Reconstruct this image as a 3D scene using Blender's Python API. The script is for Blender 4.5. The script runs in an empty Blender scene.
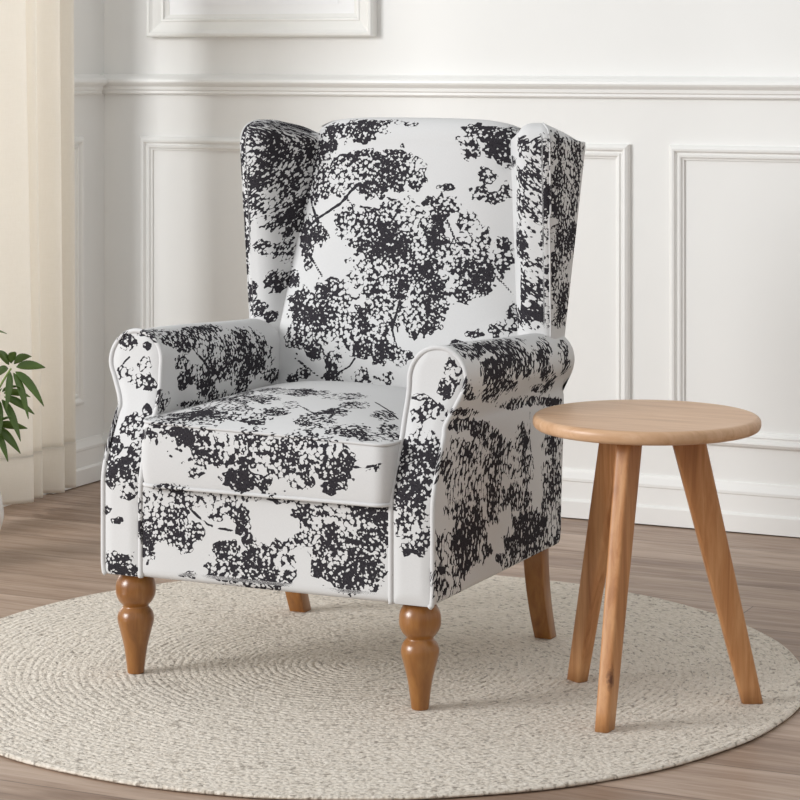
import bpy, math, random
import numpy as np
from mathutils import Vector, Matrix

random.seed(7)
rng = np.random.default_rng(7)
sc = bpy.context.scene
COL = sc.collection
TAU = 2 * math.pi


def lin(r, g, b):
    """sRGB 0-255 to linear rgba"""
    out = []
    for c in (r, g, b):
        c /= 255.0
        out.append(c / 12.92 if c <= 0.04045 else ((c + 0.055) / 1.055) ** 2.4)
    return (*out, 1.0)


# ------------------------------------------------------------------ node helper
class NT:
    def __init__(self, name):
        self.mat = bpy.data.materials.new(name)
        self.mat.use_nodes = True
        self.t = self.mat.node_tree
        self.t.nodes.clear()
        self.out = self.t.nodes.new('ShaderNodeOutputMaterial')
        self.bsdf = self.t.nodes.new('ShaderNodeBsdfPrincipled')
        self.t.links.new(self.bsdf.outputs[0], self.out.inputs[0])

    def n(self, kind, ins=None, **props):
        nd = self.t.nodes.new('ShaderNode' + kind)
        for k, v in props.items():
            setattr(nd, k, v)
        for k, v in (ins or {}).items():
            self.put(nd.inputs[k], v)
        return nd

    def put(self, sock, v):
        if isinstance(v, bpy.types.NodeSocket):
            self.t.links.new(v, sock)
        elif isinstance(v, bpy.types.Node):
            self.t.links.new(v.outputs[0], sock)
        else:
            sock.default_value = v

    def m(self, op, a, b=0.0, c=0.0, clamp=False):
        nd = self.t.nodes.new('ShaderNodeMath')
        nd.operation = op
        nd.use_clamp = clamp
        for i, v in enumerate((a, b, c)):
            self.put(nd.inputs[i], v)
        return nd.outputs[0]

    def ramp(self, fac, stops, interp='LINEAR'):
        nd = self.t.nodes.new('ShaderNodeValToRGB')
        cr = nd.color_ramp
        cr.interpolation = interp
        while len(cr.elements) < len(stops):
            cr.elements.new(0.5)
        for e, (p, c) in zip(cr.elements, stops):
            e.position = p
            e.color = c if len(c) == 4 else (*c, 1)
        self.put(nd.inputs[0], fac)
        return nd.outputs[0]

    def mix(self, fac, a, b, blend='MIX'):
        nd = self.t.nodes.new('ShaderNodeMix')
        nd.data_type = 'RGBA'
        nd.blend_type = blend
        self.put(nd.inputs[0], fac)
        self.put(nd.inputs[6], a)
        self.put(nd.inputs[7], b)
        return nd.outputs[2]

    def mrange(self, v, a, b, c=0.0, d=1.0, smooth=False):
        nd = self.t.nodes.new('ShaderNodeMapRange')
        nd.interpolation_type = 'SMOOTHSTEP' if smooth else 'LINEAR'
        for i, x in enumerate((v, a, b, c, d)):
            self.put(nd.inputs[i], x)
        return nd.outputs[0]

    def bump(self, height, strength=0.3, dist=0.002):
        nd = self.n('Bump', {'Strength': strength, 'Distance': dist, 'Height': height})
        self.put(self.bsdf.inputs['Normal'], nd.outputs[0])

    def set(self, **kw):
        for k, v in kw.items():
            self.put(self.bsdf.inputs[k.replace('_', ' ')], v)


# ------------------------------------------------------------------ materials
def fabric_material():
    M = NT('printed_linen')
    co = M.n('Attribute', attribute_name='fabric_co').outputs['Vector']
    ink = M.n('Attribute', attribute_name='ink').outputs['Fac']
    twig = M.n('Attribute', attribute_name='twig').outputs['Fac']
    wob = M.n('TexNoise', {'Vector': co, 'Scale': 260.0, 'Detail': 2.0}).outputs['Color']
    wv = M.n('VectorMath', {0: wob, 1: (0.5, 0.5, 0.5)}, operation='SUBTRACT').outputs[0]
    wv = M.n('VectorMath', {0: wv, 'Scale': 0.0042}, operation='SCALE').outputs[0]
    cow = M.n('VectorMath', {0: co, 1: wv}, operation='ADD').outputs[0]
    big = M.n('TexNoise', {'Vector': co, 'Scale': 62.0, 'Detail': 1.0, 'Roughness': 0.5}).outputs['Fac']
    mid = M.n('TexNoise', {'Vector': co, 'Scale': 120.0, 'Detail': 0.0}).outputs['Fac']
    field = M.m('ADD', ink, M.m('ADD', M.m('MULTIPLY', M.m('SUBTRACT', big, 0.5), 1.45), M.m('MULTIPLY', M.m('SUBTRACT', mid, 0.5), 0.55)))
    # round leaves: one per cell, growing with the field until they run together
    leaf = M.n('TexVoronoi', {'Vector': cow, 'Scale': 104.0, 'Randomness': 1.0}, voronoi_dimensions='2D').outputs['Distance']
    ra = M.mrange(field, 0.45, 0.68, 0.18, 0.95)
    dark = M.m('MULTIPLY', M.m('LESS_THAN', leaf, ra), M.m('GREATER_THAN', field, 0.46))
    # white blossoms showing through the darker clumps
    blos = M.n('TexVoronoi', {'Vector': cow, 'Scale': 100.0, 'Randomness': 1.0}, voronoi_dimensions='2D').outputs['Distance']
    zone = M.n('TexNoise', {'Vector': co, 'Scale': 15.0, 'Detail': 2.0}).outputs['Fac']
    rz = M.mrange(zone, 0.38, 0.63, 0.0, 0.50)
    hole = M.m('LESS_THAN', blos, M.m('MULTIPLY', rz, M.mrange(field, 0.40, 0.62, 0.55, 1.0)))
    chip = M.n('TexNoise', {'Vector': cow, 'Scale': 120.0, 'Detail': 1.0}).outputs['Fac']
    hole = M.m('MAXIMUM', hole, M.m('GREATER_THAN', M.m('SUBTRACT', chip, M.mrange(field, 0.5, 0.75, 0.08, 0.0)), M.mrange(zone, 0.40, 0.58, 0.64, 0.57)))
    dark = M.m('MULTIPLY', dark, M.m('SUBTRACT', 1.0, hole))
    line = M.m('LESS_THAN', M.m('ADD', twig, M.m('MULTIPLY', M.m('SUBTRACT', big, 0.5), 0.004)), 0.0)
    dark = M.m('MAXIMUM', dark, line)
    # woven threads
    sx = M.n('TexNoise', {'Vector': M.n('VectorMath', {0: co, 1: (220, 1500, 1)}, operation='MULTIPLY').outputs[0], 'Scale': 1.0, 'Detail': 1.0}).outputs['Fac']
    sy = M.n('TexNoise', {'Vector': M.n('VectorMath', {0: co, 1: (1500, 220, 1)}, operation='MULTIPLY').outputs[0], 'Scale': 1.0, 'Detail': 1.0}).outputs['Fac']
    wv2 = M.m('MULTIPLY', M.m('ADD', sx, sy), 0.5)
    light = M.mix(wv2, lin(204, 203, 202), lin(222, 221, 220))
    inkc = M.mix(M.mrange(wv2, 0.40, 0.62), lin(38, 36, 40), lin(68, 65, 69))
    M.set(Base_Color=M.mix(dark, light, inkc), Roughness=0.95, Specular_IOR_Level=0.06)
    M.bump(wv2, 0.25, 0.0012)
    return M.mat


def wood_material(name, dark, mid, light, scale=(40, 40, 3.0), rough=0.4, coat=0.0, knots=False, bump=0.05, knot=None):
    M = NT(name)
    co = M.n('TexCoord').outputs['Object']
    s = M.n('VectorMath', {0: co, 1: scale}, operation='MULTIPLY').outputs[0]
    warp = M.n('TexNoise', {'Vector': s, 'Scale': 0.35, 'Detail': 2.0}).outputs['Fac']
    g = M.n('TexNoise', {'Vector': s, 'Scale': 1.0, 'Detail': 5.0, 'Roughness': 0.6, 'Distortion': 0.6}).outputs['Fac']
    fine = M.n('TexNoise', {'Vector': s, 'Scale': 6.0, 'Detail': 2.0}).outputs['Fac']
    f = M.m('ADD', M.m('MULTIPLY', g, 0.75), M.m('MULTIPLY', warp, 0.35))
    c = M.ramp(f, [(0.36, dark), (0.52, mid), (0.68, light)])
    c = M.mix(M.mrange(fine, 0.55, 0.75, 0.0, 0.22), c, dark)
    if knot:
        d = M.n('VectorMath', {0: co, 1: knot}, operation='SUBTRACT').outputs[0]
        d = M.n('VectorMath', {0: d, 1: (1, 1, 0.45)}, operation='MULTIPLY').outputs[0]
        ln = M.n('VectorMath', {0: d}, operation='LENGTH').outputs['Value']
        ln = M.m('ADD', ln, M.m('MULTIPLY', M.m('SUBTRACT', M.n('TexNoise', {'Vector': co, 'Scale': 160.0}).outputs['Fac'], 0.5), 0.012))
        c = M.mix(M.mrange(ln, 0.003, 0.0105, 0.85, 0.0), c, lin(70, 28, 18))
    M.set(Base_Color=c, Roughness=rough, Coat_Weight=coat, Coat_Roughness=0.25)
    M.bump(fine, bump, 0.001)
    return M.mat


def floor_material():
    M = NT('oak_laminate')
    co = M.n('TexCoord').outputs['Object']
    sep = M.n('SeparateXYZ', {0: co})
    x, y = sep.outputs[0], sep.outputs[1]
    W, L = 0.185, 1.25
    row = M.m('FLOOR', M.m('DIVIDE', y, W))
    off = M.m('FRACT', M.m('MULTIPLY', M.m('SINE', M.m('MULTIPLY', row, 12.9898)), 43758.5))
    xl = M.m('ADD', M.m('DIVIDE', x, L), off)
    col = M.m('FLOOR', xl)
    rnd = M.n('TexWhiteNoise', {'Vector': M.n('CombineXYZ', {0: col, 1: row, 2: 3.0}).outputs[0]}, noise_dimensions='3D').outputs['Value']
    fy = M.m('FRACT', M.m('DIVIDE', y, W))
    fx = M.m('FRACT', xl)
    ey = M.m('MULTIPLY', M.m('MINIMUM', fy, M.m('SUBTRACT', 1.0, fy)), W)
    ex = M.m('MULTIPLY', M.m('MINIMUM', fx, M.m('SUBTRACT', 1.0, fx)), L)
    gap = M.mrange(M.m('MINIMUM', ex, ey), 0.0006, 0.0018, 1.0, 0.0)
    sh = M.n('CombineXYZ', {0: M.m('ADD', M.m('MULTIPLY', x, 2.2), M.m('MULTIPLY', rnd, 37.0)), 1: M.m('MULTIPLY', y, 26.0), 2: M.m('MULTIPLY', rnd, 11.0)}).outputs[0]
    g = M.n('TexNoise', {'Vector': sh, 'Scale': 1.0, 'Detail': 5.0, 'Roughness': 0.62, 'Distortion': 0.8}).outputs['Fac']
    g2 = M.n('TexNoise', {'Vector': sh, 'Scale': 5.0, 'Detail': 3.0}).outputs['Fac']
    f = M.m('ADD', M.m('MULTIPLY', g, 0.8), M.m('MULTIPLY', rnd, 0.22))
    c = M.ramp(f, [(0.30, lin(126, 101, 84)), (0.50, lin(158, 133, 114)), (0.72, lin(184, 161, 143))])
    c = M.mix(M.mrange(g2, 0.52, 0.8, 0.0, 0.4), c, lin(114, 90, 73))
    c = M.mix(M.m('MULTIPLY', gap, 0.75), c, lin(62, 45, 36))
    M.set(Base_Color=c, Roughness=M.mrange(g2, 0.3, 0.7, 0.36, 0.5), Specular_IOR_Level=0.45)
    M.bump(M.m('SUBTRACT', M.m('MULTIPLY', g2, 0.25), gap), 0.25, 0.0015)
    return M.mat


def rug_material():
    M = NT('braided_wool')
    co = M.n('TexCoord').outputs['Object']
    sep = M.n('SeparateXYZ', {0: co})
    x, y = sep.outputs[0], sep.outputs[1]
    r = M.m('SQRT', M.m('ADD', M.m('MULTIPLY', x, x), M.m('MULTIPLY', y, y)))
    th = M.m('ARCTAN2', y, x)
    jit = M.n('TexNoise', {'Vector': co, 'Scale': 16.0, 'Detail': 2.0}).outputs['Fac']
    rj = M.m('ADD', r, M.m('MULTIPLY', M.m('SUBTRACT', jit, 0.5), 0.012))
    P = 0.0145
    rr = M.m('DIVIDE', rj, P)
    ring = M.m('FLOOR', rr)
    fr = M.m('FRACT', rr)
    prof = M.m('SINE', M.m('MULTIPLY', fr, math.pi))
    arc = M.m('MULTIPLY', M.m('MULTIPLY', th, ring), P)
    kn = M.n('CombineXYZ', {0: M.m('MULTIPLY', arc, 75.0), 1: M.m('MULTIPLY', rr, 1.6), 2: ring}).outputs[0]
    knot = M.n('TexNoise', {'Vector': kn, 'Scale': 1.0, 'Detail': 3.0, 'Roughness': 0.65}).outputs['Fac']
    lump = M.n('TexVoronoi', {'Vector': co, 'Scale': 120.0}).outputs['Distance']
    zone = M.n('TexNoise', {'Vector': co, 'Scale': 3.2, 'Detail': 1.0}).outputs['Fac']
    amp = M.mrange(zone, 0.38, 0.62, 0.45, 1.0)
    h = M.m('ADD', M.m('MULTIPLY', prof, M.m('MULTIPLY', amp, 0.45)), M.m('ADD', M.m('MULTIPLY', knot, 1.3), M.m('MULTIPLY', lump, -0.8)))
    fl = M.n('TexNoise', {'Vector': kn, 'Scale': 0.9, 'Detail': 2.0, 'Roughness': 0.7}).outputs['Fac']
    base = M.ramp(knot, [(0.25, lin(194, 182, 166)), (0.5, lin(220, 210, 196)), (0.75, lin(232, 224, 212))])
    c = M.mix(M.mrange(fl, 0.57, 0.64, 0.0, 0.6), base, lin(112, 98, 84))
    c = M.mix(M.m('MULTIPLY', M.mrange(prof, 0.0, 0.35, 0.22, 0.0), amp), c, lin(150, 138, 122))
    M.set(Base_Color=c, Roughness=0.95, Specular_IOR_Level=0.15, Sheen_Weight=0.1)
    M.bump(h, 0.75, 0.004)
    return M.mat


def plain(name, color, rough=0.5, noise=0.03, scale=30.0, bump=0.0, **kw):
    M = NT(name)
    co = M.n('TexCoord').outputs['Object']
    nz = M.n('TexNoise', {'Vector': co, 'Scale': scale, 'Detail': 3.0}).outputs['Fac']
    dk = tuple(c * (1 - noise) for c in color[:3]) + (1.0,)
    lt = tuple(min(1, c * (1 + noise)) for c in color[:3]) + (1.0,)
    M.set(Base_Color=M.mix(nz, dk, lt), Roughness=rough, **kw)
    if bump:
        M.bump(nz, bump, 0.001)
    return M.mat


def curtain_material(name, trans):
    M = NT(name)
    co = M.n('TexCoord').outputs['Object']
    s = M.n('VectorMath', {0: co, 1: (300, 300, 60)}, operation='MULTIPLY').outputs[0]
    s2 = M.n('VectorMath', {0: co, 1: (40, 40, 500)}, operation='MULTIPLY').outputs[0]
    a = M.n('TexNoise', {'Vector': s, 'Scale': 1.0, 'Detail': 2.0}).outputs['Fac']
    b = M.n('TexNoise', {'Vector': s2, 'Scale': 1.0, 'Detail': 2.0}).outputs['Fac']
    w = M.m('MULTIPLY', M.m('ADD', a, b), 0.5)
    c = M.mix(w, lin(230, 224, 213), lin(246, 242, 235))
    M.set(Base_Color=c, Roughness=0.95, Specular_IOR_Level=0.1)
    tr = M.n('BsdfTranslucent', {'Color': lin(251, 248, 243)})
    mx = M.n('MixShader', {0: trans, 1: M.bsdf.outputs[0], 2: tr.outputs[0]})
    M.t.links.new(mx.outputs[0], M.out.inputs[0])
    M.bump(w, 0.15, 0.001)
    return M.mat


MAT = {
    'fabric': fabric_material(),
    'leg': wood_material('honey_stained_wood', lin(116, 70, 26), lin(142, 90, 38), lin(160, 108, 52), scale=(45, 45, 6), rough=0.3, coat=0.5),
    'table_leg': wood_material('oiled_oak_leg', lin(154, 100, 58), lin(184, 128, 80), lin(204, 152, 104), scale=(55, 55, 4), rough=0.42, knot=(0.003, -0.186, 0.086)),
    'table_top': wood_material('oiled_oak_top', lin(190, 147, 109), lin(206, 165, 128), lin(216, 178, 143), scale=(6, 70, 40), rough=0.38),
    'floor': floor_material(),
    'rug': rug_material(),
    'wall': plain('wall_paint', lin(238, 237, 234), 0.6, 0.012, 9.0),
    'trim': plain('trim_paint', lin(240, 239, 236), 0.4, 0.01, 14.0),
    'curtain': curtain_material('curtain_linen', 0.45),
    'hem': curtain_material('curtain_hem_linen', 0.38),
    'pot': plain('white_glazed_ceramic', lin(236, 235, 232), 0.3, 0.02, 20.0, Coat_Weight=0.3),
    'soil': plain('potting_soil', lin(58, 44, 34), 0.95, 0.4, 120.0, 0.6),
    'leaf': plain('glossy_leaf', lin(84, 110, 46), 0.32, 0.4, 28.0),
    'stem': plain('green_stem', lin(128, 150, 78), 0.5, 0.15, 60.0),
    'frame': plain('white_picture_frame', lin(238, 237, 233), 0.4, 0.01, 20.0),
    'mat_board': plain('white_mat_board', lin(250, 250, 250), 0.8, 0.01, 20.0),
    'art': plain('pale_paper', lin(250, 250, 251), 0.8, 0.02, 6.0),
    'dark_gap': plain('window_alu', lin(225, 225, 224), 0.4, 0.02, 20.0),
    'rod': plain('brushed_rod', lin(190, 180, 165), 0.35, 0.05, 60.0, Metallic=0.8),
}


# ------------------------------------------------------------------ mesh helpers
def link(name, me, parent=None, mat=None, smooth=True):
    o = bpy.data.objects.new(name, me)
    COL.objects.link(o)
    if mat:
        me.materials.append(mat)
    if parent:
        o.parent = parent
    if smooth:
        me.polygons.foreach_set('use_smooth', [True] * len(me.polygons))
    me.update()
    return o


def empty(name, loc, label, cat, group=None):
    o = bpy.data.objects.new(name, None)
    o.empty_display_size = 0.1
    o.location = loc
    COL.objects.link(o)
    o['label'] = label
    o['category'] = cat
    if group:
        o['group'] = group
    return o


def tag(o, label, cat, group=None):
    o['label'] = label
    o['category'] = cat
    if group:
        o['group'] = group
    return o


def structure(o):
    o['kind'] = 'structure'
    return o


def raw(name, verts, faces, mat, parent=None, smooth=False):
    me = bpy.data.meshes.new(name)
    me.from_pydata([tuple(map(float, v)) for v in verts], [], faces)
    me.validate()
    o = link(name, me, parent, mat, smooth)
    return o


def fix_normals(o):
    import bmesh
    bm = bmesh.new()
    bm.from_mesh(o.data)
    bmesh.ops.remove_doubles(bm, verts=bm.verts, dist=1e-6)
    bmesh.ops.recalc_face_normals(bm, faces=bm.faces)
    bm.to_mesh(o.data)
    bm.free()
    return o


def grid_faces(n, m, closed):
    I, J = np.meshgrid(np.arange(n - 1), np.arange(m if closed else m - 1), indexing='ij')
    a = I * m + J
    b = I * m + (J + 1) % m
    return np.stack([a, b, b + m, a + m], -1).reshape(-1, 4)


def arc_co(P):
    du = np.zeros(P.shape[:2]); dv = np.zeros(P.shape[:2])
    du[:, 1:] = np.cumsum(np.linalg.norm(np.diff(P, axis=1), axis=2), axis=1)
    dv[1:] = np.cumsum(np.linalg.norm(np.diff(P, axis=0), axis=2), axis=0)
    return du, dv


def grid(name, P, mat, parent=None, closed=False, smooth=True, co=None, key=None, co_off=(0, 0)):
    """P: (n, m, 3) points -> mesh; closed wraps along m; key -> printed fabric attributes"""
    n, m = P.shape[:2]
    V = P.reshape(-1, 3)
    F = grid_faces(n, m, closed)
    me = bpy.data.meshes.new(name)
    me.vertices.add(len(V)); me.vertices.foreach_set('co', V.astype(np.float32).ravel())
    me.loops.add(F.size); me.loops.foreach_set('vertex_index', F.astype(np.int32).ravel())
    me.polygons.add(len(F)); me.polygons.foreach_set('loop_start', np.arange(0, F.size, 4, dtype=np.int32))
    me.update(calc_edges=True)
    o = link(name, me, parent, mat, smooth)
    if key:
        if co is None:
            du, dv = arc_co(P)
        else:
            du, dv = co
        c3 = np.stack([du + co_off[0], dv + co_off[1], np.zeros_like(du)], -1).reshape(-1, 3)
        at = me.attributes.new('fabric_co', 'FLOAT_VECTOR', 'POINT')
        at.data.foreach_set('vector', c3.astype(np.float32).ravel())
        ink, twig = print_field(key, V)
        me.attributes.new('ink', 'FLOAT', 'POINT').data.foreach_set('value', ink.astype(np.float32))
        me.attributes.new('twig', 'FLOAT', 'POINT').data.foreach_set('value', twig.astype(np.float32))
        FABRIC[key] = o
    return o


FABRIC = {}


def print_field(key, V):
    """how dark the woven print is at each point of a panel, and the distance to its twigs"""
    ink = np.zeros(len(V))
    neg = np.zeros(len(V))
    for b in BLOTS.get('cushion' if key.startswith('cpipe') else key, ()):
        p = np.array(b[0:3]); a = np.array(b[3:6]); c = np.array(b[6:9]); s = b[9]
        n = np.cross(a, c); n /= np.linalg.norm(n)
        M = np.linalg.inv(np.stack([a, c, n], 1))
        q = (V - p) @ M.T
        rho = np.sqrt(q[:, 0] ** 2 + q[:, 1] ** 2)
        val = np.clip(1.62 - rho, 0, 1) * abs(s)
        val[np.abs(q[:, 2]) > 0.07] = 0
        if s > 0:
            ink = np.maximum(ink, val)
        else:
            neg = np.maximum(neg, val)
    ink = ink - neg
    tw = np.full(len(V), 0.02)
    for (w, *pts) in TWIGS.get(key, ()):
        pts = np.array(pts).reshape(-1, 3)
        for i in range(len(pts) - 1):
            a, b = pts[i], pts[i + 1]
            d = b - a
            t = np.clip(((V - a) @ d) / max(d @ d, 1e-9), 0, 1)
            dist = np.linalg.norm(V - a - t[:, None] * d, axis=1)
            tw = np.minimum(tw, dist - w)
    return ink, tw


def tube_P(path, r, n=8):
    path = np.asarray(path, float)
    N = len(path)
    T = np.gradient(path, axis=0)
    T /= np.linalg.norm(T, axis=1)[:, None] + 1e-12
    up = np.array([0.31, 0.2, 0.93])
    if abs(T[0] @ up) > 0.9:
        up = np.array([1.0, 0, 0])
    A = up - T[0] * (T[0] @ up); A /= np.linalg.norm(A)
    r = np.broadcast_to(np.asarray(r, float), (N,))
    rings = []
    for i in range(N):
        A = A - T[i] * (T[i] @ A); A /= np.linalg.norm(A)
        B = np.cross(T[i], A)
        a = np.linspace(0, TAU, n, endpoint=False)
        rings.append(path[i] + r[i] * (np.cos(a)[:, None] * A + np.sin(a)[:, None] * B))
    rings = [np.repeat(path[:1], n, 0)] + rings + [np.repeat(path[-1:], n, 0)]
    return np.array(rings)


def resample(pts, step=0.005, closed=False):
    pts = np.asarray(pts, float)
    if closed:
        pts = np.vstack([pts, pts[:1]])
    seg = np.linalg.norm(np.diff(pts, axis=0), axis=1)
    s = np.concatenate([[0], np.cumsum(seg)])
    n = max(2, int(round(s[-1] / step)) + 1)
    q = np.linspace(0, s[-1], n)
    out = np.stack([np.interp(q, s, pts[:, k]) for k in range(pts.shape[1])], 1)
    return out[:-1] if closed else out


def lathe_P(profile, n=48, center=(0, 0, 0)):
    a = np.linspace(0, TAU, n, endpoint=False)
    return np.array([[(center[0] + r * math.cos(t), center[1] + r * math.sin(t), center[2] + z) for t in a] for r, z in profile])


def smooth_profile(pts, n=60):
    """Catmull-Rom through (r, z) points"""
    p = np.array(pts, float)
    p = np.vstack([2 * p[0] - p[1], p, 2 * p[-1] - p[-2]])
    out = []
    per = max(2, n // (len(pts) - 1))
    for i in range(1, len(p) - 2):
        for t in np.linspace(0, 1, per, endpoint=False):
            a, b, c, d = p[i - 1], p[i], p[i + 1], p[i + 2]
            out.append(0.5 * (2 * b + (c - a) * t + (2 * a - 5 * b + 4 * c - d) * t ** 2 + (3 * b - a - 3 * c + d) * t ** 3))
    out.append(p[-2])
    return np.array(out)


def rounded_poly(pts, radii, narc=7, nseg=14):
    """closed polygon with rounded corners; constant point count so that sections can be lofted"""
    pts = np.asarray(pts, float)
    N = len(pts)
    corners = []
    for i in range(N):
        p, a, b = pts[i], pts[i - 1], pts[(i + 1) % N]
        u = (a - p) / np.linalg.norm(a - p); v = (b - p) / np.linalg.norm(b - p)
        ang = math.acos(np.clip(u @ v, -1, 1))
        t = min(radii[i] / math.tan(ang / 2), 0.48 * np.linalg.norm(a - p), 0.48 * np.linalg.norm(b - p))
        s, e = p + u * t, p + v * t
        k = np.linspace(0, 1, narc)[:, None]
        corners.append((1 - k) ** 2 * s + 2 * k * (1 - k) * (p * 0.75 + (s + e) * 0.125) + k ** 2 * e)
    out = []
    for i in range(N):
        out.append(corners[i])
        s, e = corners[i][-1], corners[(i + 1) % N][0]
        out.append(s + (e - s) * np.linspace(0, 1, nseg + 2)[1:-1, None])
    return np.vstack(out)


def smoothstep(x, a, b):
    t = np.clip((np.asarray(x, float) - a) / (b - a), 0, 1)
    return t * t * (3 - 2 * t)

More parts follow.
